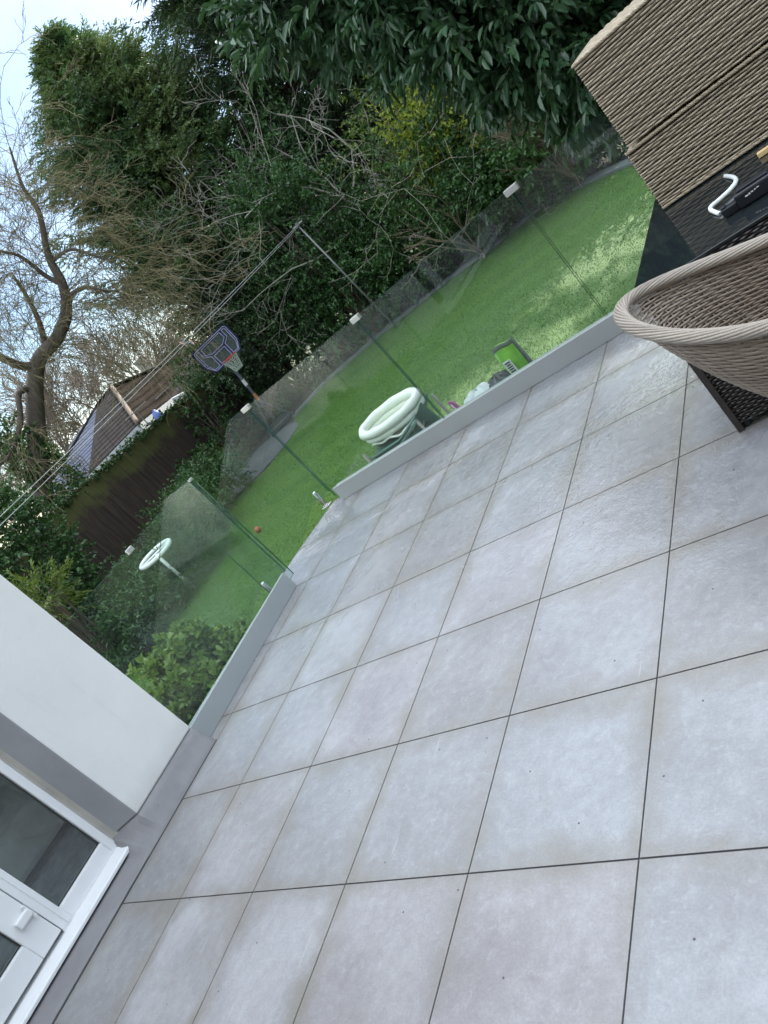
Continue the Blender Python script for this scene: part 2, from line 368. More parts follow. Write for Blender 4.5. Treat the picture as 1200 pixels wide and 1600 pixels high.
# ------------------------------------------------------------ mesh helpers
class MB:
    def __init__(s): s.v = []; s.f = []; s.mi = []
    def add(s, vs, fs, mi=0):
        o = len(s.v); s.v += [tuple(map(float, x)) for x in vs]; s.f += [tuple(i + o for i in f) for f in fs]; s.mi += [mi] * len(fs); return s
    def box(s, x0, x1, y0, y1, z0, z1, mi=0):
        vs = [(x, y, z) for z in (z0, z1) for y in (y0, y1) for x in (x0, x1)]
        return s.add(vs, [(0, 2, 3, 1), (4, 5, 7, 6), (0, 1, 5, 4), (2, 6, 7, 3), (0, 4, 6, 2), (1, 3, 7, 5)], mi)
    def obox(s, c, ax, ay, az, mi=0):      # centre and half-axis vectors
        c, ax, ay, az = map(np.array, (c, ax, ay, az))
        vs = [c + i * ax + j * ay + k * az for k in (-1, 1) for j in (-1, 1) for i in (-1, 1)]
        return s.add(vs, [(0, 2, 3, 1), (4, 5, 7, 6), (0, 1, 5, 4), (2, 6, 7, 3), (0, 4, 6, 2), (1, 3, 7, 5)], mi)
    def tube(s, pts, rad, n=6, closed=False, caps=True, flat=1.0, mi=0):
        pts = np.array(pts, float); N = len(pts)
        rad = np.full(N, rad) if np.isscalar(rad) else np.array(rad)
        tg = np.gradient(pts, axis=0) if not closed else (np.roll(pts, -1, 0) - np.roll(pts, 1, 0))
        tg /= np.linalg.norm(tg, axis=1)[:, None] + 1e-9
        up = np.array([0, 0, 1.]) if abs(tg[0][2]) < .9 else np.array([1., 0, 0])
        vs = []
        a = np.cross(tg[0], up); a /= np.linalg.norm(a)
        for i in range(N):
            a = a - tg[i] * (a @ tg[i]); a /= np.linalg.norm(a) + 1e-9
            b = np.cross(tg[i], a)
            for k in range(n):
                th = 2 * PI * k / n
                vs.append(pts[i] + rad[i] * (math.cos(th) * a * flat + math.sin(th) * b))
        fs = []
        for i in range(N if closed else N - 1):
            j = (i + 1) % N
            for k in range(n): fs.append((i * n + k, i * n + (k + 1) % n, j * n + (k + 1) % n, j * n + k))
        if caps and not closed:
            fs.append(tuple(range(n))[::-1]); fs.append(tuple((N - 1) * n + k for k in range(n)))
        return s.add(vs, fs, mi)
    def prism(s, poly, d, mi=0):            # polygon points + extrusion vector
        poly = [np.array(p, float) for p in poly]; n = len(poly); d = np.array(d, float)
        vs = poly + [p + d for p in poly]
        fs = [tuple(range(n))[::-1], tuple(range(n, 2 * n))] + [(i, (i + 1) % n, (i + 1) % n + n, i + n) for i in range(n)]
        return s.add(vs, fs, mi)
    def lathe(s, c, prof, n=20, mi=0):
        vs = []; 
        for r, z in prof:
            for k in range(n): vs.append((c[0] + r * math.cos(2 * PI * k / n), c[1] + r * math.sin(2 * PI * k / n), c[2] + z))
        fs = [(i * n + k, i * n + (k + 1) % n, (i + 1) * n + (k + 1) % n, (i + 1) * n + k) for i in range(len(prof) - 1) for k in range(n)]
        fs.append(tuple(range(n))[::-1]); fs.append(tuple((len(prof) - 1) * n + k for k in range(n)))
        return s.add(vs, fs, mi)
    def build(s, name, mats, parent=None, smooth=False, bevel=0., label=None, loc=None):
        me = bpy.data.meshes.new(name)
        off = np.array(loc if loc is not None else (0, 0, 0), float)
        v = np.array(s.v, float).reshape(-1, 3) - off
        me.from_pydata([tuple(x) for x in v], [], s.f)
        for mm in (mats if isinstance(mats, (list, tuple)) else [mats]): me.materials.append(MATS[mm])
        me.polygons.foreach_set('material_index', s.mi)
        if smooth: me.polygons.foreach_set('use_smooth', [True] * len(me.polygons))
        me.update()
        o = bpy.data.objects.new(name, me); COL.objects.link(o)
        if loc is not None: o.location = tuple(loc)
        if parent is not None:
            o.parent = parent
            if parent.type == 'EMPTY' or any(parent.location):
                o.location = tuple(off - np.array(world_loc(parent)))
        if bevel:
            b = o.modifiers.new('bevel', 'BEVEL'); b.width = bevel; b.segments = 2; b.limit_method = 'ANGLE'; b.angle_limit = R_(40)
        if label: o['label'] = label
        return o
def world_loc(o):
    l = np.array(o.location, float)
    while o.parent is not None:
        o = o.parent; l = l + np.array(o.location, float)
    return l
def thing(name, label, cat, loc=(0, 0, 0), group=None):
    o = bpy.data.objects.new(name, None); COL.objects.link(o); o.location = tuple(map(float, loc))
    o.empty_display_size = .2; return tag(o, label, cat, group)
def tag(o, label, cat, group=None, kind=None):
    o['label'] = label; o['category'] = cat
    if group: o['group'] = group
    if kind: o['kind'] = kind
    return o
def struct(o): o['kind'] = 'structure'; return o
def nmesh(name, verts, faces, mat, parent=None, rnd=None):   # numpy quads
    me = bpy.data.meshes.new(name)
    nv, (nf, k) = len(verts), faces.shape
    me.vertices.add(nv); me.vertices.foreach_set('co', verts.astype(np.float32).ravel())
    me.loops.add(nf * k); me.loops.foreach_set('vertex_index', faces.astype(np.int32).ravel())
    me.polygons.add(nf); me.polygons.foreach_set('loop_start', np.arange(0, nf * k, k, dtype=np.int32))
    me.polygons.foreach_set('loop_total', np.full(nf, k, dtype=np.int32))
    me.materials.append(MATS[mat])
    if rnd is not None:
        a = me.attributes.new('rnd', 'FLOAT', 'FACE'); a.data.foreach_set('value', rnd.astype(np.float32))
    me.update(calc_edges=True); me.validate()
    o = bpy.data.objects.new(name, me); COL.objects.link(o)
    if parent is not None:
        o.parent = parent; o.location = tuple(-world_loc(parent))
    return o
def unit(a): return a / (np.linalg.norm(a, axis=-1, keepdims=True) + 1e-9)
def leaves(P, D, L, Wd, rng, fold=.25, curl=.15, upb=.6):
    """P base points, D directions, L lengths, Wd widths: six-vertex folded leaves"""
    N = len(P); D = unit(D)
    up = unit(rng.normal(size=(N, 3)) * .7 + np.array([0, 0, upb]))
    s = unit(np.cross(D, up)); n = np.cross(s, D)
    L = L[:, None]; Wd = Wd[:, None]
    v = np.stack([P, P + D * L * .3 + s * Wd * .45 + n * Wd * fold, P + D * L * .7 + s * Wd * .4 + n * (Wd * fold - L * curl * .4),
                  P + D * L - n * L * curl, P + D * L * .7 - s * Wd * .4 + n * (Wd * fold - L * curl * .4), P + D * L * .3 - s * Wd * .45 + n * Wd * fold], 1)
    b = (np.arange(N) * 6)[:, None]
    f = np.stack([b + [0, 1, 2, 3], b + [0, 3, 4, 5]], 1).reshape(-1, 4)
    return v.reshape(-1, 3), f
def kites(P, D, L, Wd, rng):
    N = len(P); D = unit(D); s = unit(np.cross(D, rng.normal(size=(N, 3))))
    L = L[:, None]; Wd = Wd[:, None]
    v = np.stack([P, P + D * L * .35 + s * Wd * .5, P + D * L, P + D * L * .35 - s * Wd * .5], 1)
    f = (np.arange(N) * 4)[:, None] + np.array([0, 1, 2, 3])
    return v.reshape(-1, 3), f
def twigs(P, D, n, tl, ll, lw, rng, ang=.9, droop=.2, kind='leaf', up=.6):
    N = len(P); t = np.tile(np.linspace(.05, 1, n), N); idx = np.repeat(np.arange(N), n)
    tls = tl * rng.uniform(.6, 1.3, N)
    D = unit(D); p = P[idx] + D[idx] * (t * tls[idx])[:, None]
    rad = unit(np.cross(D[idx], rng.normal(size=(N * n, 3))))
    a = ang * (1.15 - .6 * t) * rng.uniform(.7, 1.2, N * n)
    d = D[idx] * np.cos(a)[:, None] + rad * np.sin(a)[:, None] + np.array([0, 0, -droop])
    L = ll * rng.uniform(.5, 1.3, N * n); w = lw * rng.uniform(.7, 1.2, N * n)
    tw = rng.uniform(0, 1, N)[idx]
    r = np.clip(tw * .6 + rng.uniform(0, .4, N * n), 0, 1)
    if kind == 'leaf':
        v, f = leaves(p, d, L, w, rng, upb=up); return v, f, np.repeat(r, 2)
    v, f = kites(p, d, L, w, rng); return v, f, r
def clumps(c, r, K, per, rng, inner=.55, cs=.16, lump=.2, zmin=-9e9):
    """twig base points gathered in clumps through an uneven ellipsoid"""
    c = np.array(c); r = np.array(r)
    d = unit(rng.normal(size=(K, 3)))
    k = rng.uniform(0, 6, (3, 3)); w = 1 + lump * (np.sin(d[:, 0] * 4 + k[0, 0]) * np.sin(d[:, 1] * 5 + k[1, 1]) + .6 * np.sin(d[:, 2] * 7 + k[2, 2]))
    rr = (rng.uniform(inner ** 3, 1, K) ** (1 / 3) * w)[:, None]
    cc = c + d * r * rr
    p = np.repeat(cc, per, 0) + rng.normal(size=(K * per, 3)) * r * cs
    out = unit((p - c) / r) + rng.normal(size=(K * per, 3)) * .45
    ok = p[:, 2] > zmin
    return p[ok], unit(out)[ok]
def grow(mb, p, d, L, r, depth, rng, wig=.25, nch=(3, 5), up=.05, ratio=.62, spread=.7, sides=5, seg=5, rmin=.003, tips=None, start=.3):
    p = np.array(p, float); d = unit(np.array(d, float)); pts = [p.copy()]; dirs = [d]
    for i in range(seg):
        d = unit(d + rng.normal(size=3) * wig + np.array([0, 0, up])); p = p + d * L / seg; pts.append(p.copy()); dirs.append(d)
    rs = np.linspace(r, max(r * .45, rmin * .8), seg + 1)
    mb.tube(pts, rs, max(3, sides), caps=False)
    if depth <= 0:
        if tips is not None: tips.append((p, d))
        return
    for k in range(rng.integers(nch[0], nch[1] + 1)):
        t = rng.uniform(start, 1.0); i = min(seg - 1, int(t * seg)); q = pts[i] + (pts[i + 1] - pts[i]) * (t * seg - i)
        ax = unit(np.cross(dirs[i], rng.normal(size=3)))
        a = spread * rng.uniform(.5, 1.3)
        nd = dirs[i] * math.cos(a) + ax * math.sin(a)
        grow(mb, q, nd, L * ratio * rng.uniform(.7, 1.2), max(rmin, rs[i] * .62), depth - 1, rng, wig, nch, up, ratio, spread, max(3, sides - 1), max(3, seg - 1), rmin, tips, start)

# ============================================================ SETTING
# ground
g = MB(); g.add([(-400, -300, LZ - .06), (400, -300, LZ - .06), (400, 500, LZ - .06), (-400, 500, LZ - .06)], [(0, 1, 2, 3)])
struct(g.build('ground', 'ground_far'))
g = MB(); g.add([(-11.6, 1, LZ - .03), (8, 1, LZ - .03), (12, 26, LZ - .03), (-11.6, 26, LZ - .03)], [(0, 1, 2, 3)])
struct(g.build('soil_bed', 'soil'))
lawn_poly = [(-8.5, 1.5), (-8.6, 5.5), (-9.9, 7.8), (-9.2, 9.4), (-8.0, 10.6), (-8.3, 12.2), (-9.0, 13.4), (-8.4, 14.6), (-6.6, 15.2), (-4.3, 15.35), (-2.8, 15.1), (-1.6, 15.4), (-.4, 14.4), (.9, 13.0), (1.5, 11.2), (2.6, 9.6), (5.5, 8.5), (8, 8.3), (8, 1.5)]
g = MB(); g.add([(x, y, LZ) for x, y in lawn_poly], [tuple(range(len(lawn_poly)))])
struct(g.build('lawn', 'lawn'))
# stone edging following the far side of the lawn
ed = lawn_poly[6:16]
g = MB()
for a, b in zip(ed[:-1], ed[1:]):
    a = np.array(a); b = np.array(b); L_ = np.linalg.norm(b - a); d = (b - a) / L_; nrm = np.array([-d[1], d[0]])
    g.obox(((a[0] + b[0]) / 2 + nrm[0] * .12, (a[1] + b[1]) / 2 + nrm[1] * .12, LZ + .02), (d[0] * L_ / 2, d[1] * L_ / 2, 0), (nrm[0] * .13, nrm[1] * .13, 0), (0, 0, .035))
struct(g.build('lawn_edging', 'edging_stone', bevel=.01))
# slate circle
g = MB(); g.lathe((-9.5, 11.5, LZ - .03), [(1.55, 0), (1.6, .02), (1.6, .045)], 40)
struct(g.build('paved_circle', 'slate_patch'))

# grass blades
rng = np.random.default_rng(3)
def inside(x, y):
    poly = lawn_poly; c = np.zeros(len(x), bool); j = len(poly) - 1
    for i in range(len(poly)):
        xi, yi = poly[i]; xj, yj = poly[j]
        c ^= ((yi > y) != (yj > y)) & (x < (xj - xi) * (y - yi) / (yj - yi + 1e-12) + xi); j = i
    return c
N = 300000
gx = rng.uniform(-10, 5.5, N); gy = 2.5 + 13 * rng.uniform(0, 1, N) ** 1.25
ok = inside(gx, gy); gx, gy = gx[ok], gy[ok]; N = len(gx)
P = np.stack([gx, gy, np.full(N, LZ)], 1); D = rng.normal(size=(N, 3)) * .45 + np.array([.25, 0, 1.0])
v, f = kites(P, D, rng.uniform(.010, .020, N), np.full(N, .010), rng)
pr_ = np.clip(.5 + .28 * np.sin(gy * 5.1 + np.sin(gx * .9) * 1.2 + .4 * np.sin(gx * 3)) + .2 * np.sin(gy * 1.3 + gx * .3) + rng.uniform(-.22, .22, N), 0, 1)  # blade colour banded along X to imitate sun streaks
o = nmesh('grass', v, f, 'grass_blade', None, pr_); tag(o, 'short bright green grass covering the garden lawn', 'grass', kind='stuff')

# terrace
X0, X1, Y0, Y1 = -.42, 7.8, -2.78, 3.62
g = MB()
g.add([(X0, 3.62, -.004), (-.58, 2.75, -.004), (-.58, 2.30, -.004), (-.17, 2.30, -.004), (-.17, .98, -.004), (-.1, Y0, -.004), (X1, Y0, -.004), (X1, 3.62, -.004)], [tuple(range(8))])
struct(g.build('terrace_grout', 'grout'))
g = MB()
xs = [-.6, 0] + [.6 * i for i in range(1, 14)]
ys = [-3.0 + .6 * i for i in range(0, 11)] + [3.6]
gp = .0028
for i in range(len(xs) - 1):
    for j in range(len(ys) - 1):
        x0, x1, y0, y1 = xs[i] + gp, xs[i + 1] - gp, ys[j] + gp, ys[j + 1] - gp
        if i == 0:
            if y0 < .6 : continue
            if y1 <= 1.9: x0 = -.165
            elif y0 < 2.4 and y1 < 2.45: x0 = -.165; 
            y0 = max(y0, .985)
        if i == 0 and y0 > 2.35:
            lx = lambda y: -.58 + (.16) * max(0, (y - 2.75)) / .87
            y1 = min(y1, 3.62); poly = [(lx(y0), y0), (x1, y0), (x1, y1), (lx(y1), y1)]
        else: poly = [(x0, y0), (x1, y0), (x1, min(y1, 3.6)), (x0, min(y1, 3.6))]
        if y0 < -2.78: poly = [(x, max(y, -2.78)) for x, y in poly]
        g.prism([(x, y, -.003) for x, y in poly], (0, 0, .003))
struct(g.build('terrace_floor', 'wet_tile'))
g = MB(); g.prism([(X0, 3.6, -1.06), (-.58, 2.75, -1.06), (-.58, 2.30, -1.06), (-.2, 2.30, -1.06), (-.2, .98, -1.06), (-.2, Y0, -1.06), (X1, Y0, -1.06), (X1, 3.6, -1.06)], (0, 0, 1.045))
struct(g.build('terrace_base', 'slab_concrete'))
g = MB()
for k in range(5):
    z = -.17 * (k + 1); g.box(-.58 - .29 * (k + 1), -.59 - .29 * k, 2.52, 3.48, LZ - .02, z)
struct(g.build('garden_steps', 'slab_concrete', bevel=.008))

# ============================================================ HOUSE
house = thing('house', 'white rendered house wing with grey plinth and white glazed door', 'house', (-.1, .7, 0))
g = MB()
# wing wall: front face x=-.08, reveal splays back to the door frame
zt = 4.8
def wingpoly(z): return [(-.08, .42, z), (-.08, 1.0, z), (-4.0, 1.0, z), (-4.0, .8, z), (-.40, .8, z), (-.40, .30, z), (-.25, .30, z)]
zs = [.155, zt]
g.prism(wingpoly(.155), (0, 0, zt - .155))
o = g.build('wing_wall', ['white_render', 'grey_paint'], house, bevel=.012)
# paint the reveal grey: faces of the splay
for p in o.data.polygons:
    n = p.normal
    if n.y < -.5 and n.x > .2: p.material_index = 1
g = MB()
ysec = [-2.7, -.6, .20, .235, .25, .27, .29, .31, .33, .36, .39, .42, .5, .7, .95, 1.0]
for a, b in zip(ysec[:-1], ysec[1:]):
    def pf(y):
        k = min(1, max(0, (y - .235) / .075)); k = k * k * (3 - 2 * k); fl = .012 * math.sin(y * 9)
        xr = -.083 - max(0, (.42 - max(y, .31)) / .12 * .17)
        xt = -.165 * (1 - k) + xr * k; ztp = .045 * (1 - k) + .152 * k
        return [(.0, y, .001), (xt * .25 + fl * .1, y, ztp * .22), (xt * .5, y, ztp * .46), (xt * .75, y, ztp * .74), (xt, y, ztp), (-.41, y, ztp), (-.41, y, -.02), (0, y, -.02)]
    A, B = pf(a), pf(b); n = len(A)
    g.add(A + B, [(i, (i + 1) % n, (i + 1) % n + n, i + n) for i in range(n)] + ([tuple(range(n))[::-1]] if a == ysec[0] else []) + ([tuple(range(n, 2 * n))] if b == 1.0 else []))
g.build('plinth', 'grey_fillet', house, smooth=True)
g = MB(); g.box(-.012, .004, -2.7, 1.0, .0005, .004); g.build('floor_joint', 'grout', house)
# door set: outer frame, fixed light, sash door
fr_ = MB()
fr_.box(-.32, -.25, .245, .296, .105, 2.3); 
fr_.box(-.32, -.25, -.115, .245, .105, .192)
fr_.box(-.32, -.25, -2.6, .296, 2.3, 2.36)
fo = fr_.build('window_frame', 'upvc', house, bevel=.006)
s_ = MB(); s_.box(-.31, -.243, -.188, -.115, .112, 2.3); s_.box(-.325, -.238, -.150, -.138, .112, 2.3); s_.build('mullion', 'upvc', fo, bevel=.004)
s_ = MB(); s_.box(-.29, -.282, -.115, .245, .192, 2.3); s_.build('pane', 'window_glass', fo)
s_ = MB(); s_.box(-.279, -.272, -.115, .245, .192, .199); s_.box(-.279, -.272, .238, .245, .2, 2.3); s_.box(-.279, -.272, -.115, -.108, .2, 2.3); s_.build('gasket', 'rubber', fo)
s_ = MB(); s_.prism([(-.235, .315, .10), (-.155, .315, .082), (-.150, .315, .074), (-.150, .315, .058), (-.165, .315, .058), (-.18, .315, .066), (-.32, .315, .08), (-.32, .315, .10)], (0, -3.0, 0))
s_.build('sill', 'upvc', house, bevel=.003)
s_ = MB(); s_.box(-.255, -.247, -.19, .31, .1, .113); s_.build('threshold', 'upvc', fo)
s_ = MB(); s_.prism([(-.246, .292, .145), (-.246, .300, .145), (-.22, .320, .145), (-.214, .333, .145), (-.25, .306, .145)], (0, 0, 2.2)); s_.build('mastic_bead', 'mastic', house)
dr = MB()
dr.box(-.31, -.238, -.335, -.193, .122, 2.28); dr.box(-.31, -.238, -1.25, -.335, .122, .252); dr.box(-.31, -.238, -1.40, -1.25, .122, 2.28); dr.box(-.31, -.238, -1.25, -.335, 2.15, 2.28)
door = dr.build('door', 'upvc', house, bevel=.006)
s_ = MB(); s_.box(-.286, -.278, -1.25, -.335, .252, 2.15); s_.build('pane', 'window_glass', door)
s_ = MB(); s_.box(-.268, -.262, -1.25, -.335, .252, .259); s_.box(-.268, -.262, -.342, -.335, .26, 2.15); s_.build('gasket', 'rubber', door)
s_ = MB(); s_.box(-.238, -.205, -.290, -.198, .305, .352); s_.build('hinge', 'upvc', door, bevel=.008)
s_ = MB(); s_.tube([(-.222, -.205, .285), (-.222, -.205, .372)], .010, 10); s_.build('hinge_pin', 'upvc', door)
# second leaf out of the frame and the rear wall of the house
dr = MB()
for y0 in (-1.5, -2.55): dr.box(-.31, -.238, y0, y0 + .13, .122, 2.28)
dr.box(-.31, -.238, -2.42, -1.5, .122, .252); dr.box(-.31, -.238, -2.42, -1.5, 2.15, 2.28)
d2 = dr.build('door', 'upvc', house, bevel=.006)
s_ = MB(); s_.box(-.286, -.278, -2.42, -1.5, .252, 2.15); s_.build('pane', 'window_glass', d2)
g = MB(); g.box(-.40, -.08, -2.8, .30, 2.36, zt); g.build('lintel_wall', 'white_render', house)
g = MB(); 
g.box(-.08, 1.0, -3.1, -2.8, 0, zt); g.box(3.0, 4.0, -3.1, -2.8, 0, zt); g.box(6.0, 9.0, -3.1, -2.8, 0, zt)
g.box(1.0, 3.0, -3.1, -2.8, 2.2, zt); g.box(4.0, 6.0, -3.1, -2.8, 2.2, zt); g.box(4.0, 6.0, -3.1, -2.8, 0, .8)
g.box(-4, -.08, -3.1, -2.8, -.5, zt)
g.build('rear_wall', 'cream_render', house)
for x0, x1, z0 in ((1.0, 3.0, 0.05), (4.0, 6.0, .8)):
    g = MB(); xm = (x0 + x1) / 2
    for a, b in ((x0, x0 + .09), (xm - .08, xm + .08), (x1 - .09, x1)): g.box(a, b, -2.92, -2.84, z0, 2.2)
    g.box(x0 + .09, x1 - .09, -2.92, -2.84, 2.1, 2.2); g.box(x0 + .09, x1 - .09, -2.92, -2.84, z0, z0 + .1)
    w_ = g.build('rear_window', 'upvc', house, bevel=.005)
    g = MB(); g.box(x0 + .05, x1 - .05, -2.9, -2.895, z0 + .05, 2.15); g.build('pane', 'dark_pane', w_)
g = MB(); g.box(-4, 9, -9, -2.4, zt, zt + .15); g.box(-4.2, -.0, -2.4, 1.1, zt, zt + .15); g.build('roof', 'roof_dark', house)
g = MB(); g.box(-4.0, -.41, -2.79, .79, .0, .10); g.build('room_floor', 'carpet', house)
g = MB(); g.box(-4.0, -3.9, -2.79, -2.3, .1, 2.5); g.box(-4.0, -3.9, -.6, .79, .1, 2.5); g.box(-4.0, -3.9, -2.3, -.6, .1, .9); g.box(-4.0, -3.9, -2.3, -.6, 2.2, 2.5); g.box(-4.0, -.41, -2.79, -2.7, .1, 2.5); g.box(-3.9, -.41, .75, .79, .1, 2.5); g.box(-4.0, -.41, -2.79, .79, 2.5, 2.55)  # opening in the far wall added to let sky light into the room
g.build('room_wall', 'room_wall', house)

sofa = thing('sofa', 'pale sofa with twig-patterned cushions seen through the left door pane', 'sofa', (-1.9, .1, .1))
g = MB(); g.box(-2.4, -1.15, -.9, .70, .16, .44); g.build('seat', 'sofa_cloth', sofa, bevel=.05)
g = MB(); g.box(-2.5, -2.2, -.9, .70, .16, .95); g.build('backrest', 'sofa_cloth', sofa, bevel=.06)
g = MB(); g.box(-2.4, -1.2, .50, .72, .16, .68); g.build('armrest', 'sofa_cloth', sofa, bevel=.05)
for yc in (-.25, .25):
    cu = MB().obox((-2.05, yc, .64), (.06, 0, .03), (0, .2, 0), (-.06, 0, .17)).build('cushion', 'sofa_cloth', sofa, bevel=.04)
    rgx = np.random.default_rng(int(yc * 100 + 77)); g = MB()
    for k in range(1):
        p = np.array([-1.985 - .012 * k, yc - .12 + .05 * k, .55 + .04 * k]); grow(g, p, (-.1, rgx.uniform(-1, 1), 1), .22, .008, 2, rgx, wig=.3, nch=(2, 3), up=0, seg=3, rmin=.003)
    g.build('twig_print', 'rubber', cu)

# ============================================================ BALUSTRADE
def kerb(poly_a, poly_b, name, label):      # upstand between two plan points: front face, back at offset
    pass
g = MB(); g.prism([(-.235, 3.49, .001), (-.235, 3.515, .001), (-.235, 3.515, .135), (-.235, 3.49, .135)], (7.8, 0, 0))
g.prism([(-.235, 3.545, .001), (-.235, 3.58, .001), (-.235, 3.58, .125), (-.235, 3.545, .125)], (7.8, 0, 0))
k1 = g.build('glass_channel', 'kerb_cladding', bevel=.002); tag(k1, 'long pale grey metal channel holding the glass along the far terrace edge', 'channel')
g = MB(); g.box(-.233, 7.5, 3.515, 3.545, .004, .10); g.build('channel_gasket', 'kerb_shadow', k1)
def lk(y): return -.11 - (y - .98) * .03
g = MB(); g.prism([(lk(.99), .99, .001), (lk(2.41), 2.41, .001), (lk(2.41) - .025, 2.41, .001), (lk(.99) - .025, .99, .001)], (0, 0, .145))
g.prism([(-.215, 1.003, .001), (-.215, 2.41, .001), (-.24, 2.41, .001), (-.24, 1.003, .001)], (0, 0, .12))
k2 = g.build('glass_channel', 'kerb_cladding', bevel=.002); tag(k2, 'short grey metal channel running from the white wall to the step opening', 'channel')
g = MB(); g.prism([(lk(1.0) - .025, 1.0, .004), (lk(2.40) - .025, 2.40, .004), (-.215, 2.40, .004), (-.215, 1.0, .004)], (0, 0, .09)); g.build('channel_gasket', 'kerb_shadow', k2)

def glass(poly, d, label, clamps=()):
    o = MB().prism(poly, d).build('glass_balustrade', ['toughened_glass', 'glass_edge'])
    dn = Vector(d).normalized()
    for p in o.data.polygons:
        if abs(p.normal.dot(dn)) < .9: p.material_index = 1
    tag(o, label, 'glass panel', 'frameless glass balustrade panels')
    for bx in clamps:
        MB().box(*bx).build('clamp', 'clamp_steel', o, bevel=.003)
    return o
TH = .012
def backp(x0, x1, label, cl=()):
    return glass([(x0, 3.524, .06), (x1, 3.524, .06), (x1, 3.524, 1.115), (x0, 3.524, 1.115)], (0, TH, 0), label, cl)
backp(-.30, 1.062, 'far glass panel beside the step opening with the white bath behind it', [(1.03, 1.11, 3.512, 3.548, 1.085, 1.125)])
backp(1.074, 2.475, 'middle far glass panel with the green bag behind it', [(2.44, 2.53, 3.512, 3.548, 1.085, 1.125)])
backp(2.487, 3.90, 'far glass panel whose right part is hidden by the rattan furniture')
glass([(-.185, 1.005, .06), (-.185, 1.005, 1.11), (-.185, 2.50, 1.11), (-.185, 2.50, .06)], (-TH, 0, 0), 'short run glass panel between the white house wall and the step opening', [(-.203, -.179, 1.69, 1.745, 1.085, 1.12)])
glass([(-.318, 3.524, .12), (-.318, 3.524, 1.12), (-.59, 3.524, 1.12), (-1.95, 3.524, .335), (-1.95, 3.524, -.70), (-.59, 3.524, .10)], (0, TH, 0), 'raked glass panel down the far side of the garden steps', [(-.37, -.275, 3.512, 3.548, 1.09, 1.13)])
glass([(-.205, 2.47, .12), (-.205, 2.47, 1.10), (-.59, 2.47, 1.10), (-2.15, 2.47, .20), (-2.15, 2.47, -.80), (-.59, 2.47, .10)], (0, TH, 0), 'raked glass panel down the near side of the garden steps', [(-.205, -.178, 2.462, 2.495, 1.088, 1.108)])
def spigot(x, y, label, lean=0.):
    r = thing('glass_spigot', label, 'spigot', (x, y, 0), 'steel spigots at the step opening')
    g = MB(); g.tube([(x, y, .012), (x, y, .03), (x, y, .17), (x, y, .178)], [.019, .019, .019, .012], 16); g.build('post', 'steel', r, smooth=True, loc=(x, y, 0))
    g = MB(); g.box(x - .045, x + .045, y - .03, y + .03, .0005, .012)
    for a in (-.033, .033): g.tube([(x + a, y, .012), (x + a, y, .02)], .008, 8)
    g.build('base_plate', 'steel', r, bevel=.003, loc=(x, y, 0))
spigot(-.50, 3.565, 'polished steel spigot standing on the pale slab at the far end of the opening')
spigot(-.36, 2.365, 'polished steel spigot standing behind the short grey channel')

# ============================================================ FURNITURE
def weave(org, u, v, n, Wd, H, pitch, stake, mat, mb, amp=.0038, th=.004, frac=.74, seg=3, mi=0):
    org, u, v, n = map(np.array, (org, u, v, n)); rows = int(H / pitch); cols = max(2, int(Wd / stake)); N = cols * seg + 1
    s = np.linspace(0, Wd, N)
    for r in range(rows):
        off = amp * np.sin(s / stake * PI + (r % 2) * PI) + amp * .15 * np.sin(s * 31 + r * 2.1)
        c = org + v * ((r + .5) * pitch) + s[:, None] * u + off[:, None] * n
        jit = .12 * pitch * np.sin(s * 9 + r * 1.7)[:, None] * v
        c = c + jit; hw = v * pitch * frac / 2
        vs = np.concatenate([c - hw - n * th * .4, c + n * th * .5, c + hw - n * th * .4], 0)
        fs = [(i, i + 1, N + i + 1, N + i) for i in range(N - 1)] + [(N + i, N + i + 1, 2 * N + i + 1, 2 * N + i) for i in range(N - 1)]
        mb.add(vs, fs, mi)
def wicker_box(name, mat, x0, x1, y0, y1, z0, z1, pitch, stake, parent, inner='wicker_inner', top=True, **kw):
    g = MB(); g.box(x0 + .01, x1 - .01, y0 + .01, y1 - .01, z0 + .008, z1 - .008, 1)
    weave((x0, y0, z0), (1, 0, 0), (0, 0, 1), (0, -1, 0), x1 - x0, z1 - z0, pitch, stake, mat, g, **kw)
    weave((x0, y1, z0), (0, -1, 0), (0, 0, 1), (-1, 0, 0), y1 - y0, z1 - z0, pitch, stake, mat, g, **kw)
    weave((x1, y0, z0), (0, 1, 0), (0, 0, 1), (1, 0, 0), y1 - y0, z1 - z0, pitch, stake, mat, g, **kw)
    weave((x1, y1, z0), (-1, 0, 0), (0, 0, 1), (0, 1, 0), x1 - x0, z1 - z0, pitch, stake, mat, g, **kw)
    if top: weave((x0, y0, z1 - .002), (1, 0, 0), (0, 1, 0), (0, 0, 1), x1 - x0, y1 - y0, pitch, stake, mat, g, **kw)
    return g.build(name, [mat, inner], parent)
# dark table
TX, TY, TZ = 3.245, 1.79, .72
table = thing('rattan_table', 'dark rattan dining table with a black glass top', 'table', (TX + .9, TY + .7, 0))
g = MB(); g.box(TX - .006, TX + 1.9, TY - .006, 3.20, TZ - .012, TZ); g.build('table_top', 'table_glass', table, bevel=.003)
wicker_box('apron', 'wicker_dark', TX, TX + 1.89, TY, 3.19, TZ - .10, TZ - .0135, .0105, .022, table, top=False, frac=.8)
b_ = wicker_box('base', 'wicker_dark', TX + .03, TX + 1.86, TY + .0, 3.16, .03, TZ - .101, .0105, .022, table, top=False, frac=.8)
for x in (TX + .055, TX + 1.83):
    for y in (TY + .03, 3.13):
        MB().tube([(x, y, 0), (x, y, .03)], .022, 12).build('foot', 'black_plastic', table)
MB().box(TX + .02, TX + .045, TY - .012, TY + .012, .0, TZ - .10).build('corner_post', 'wicker_dark', table)
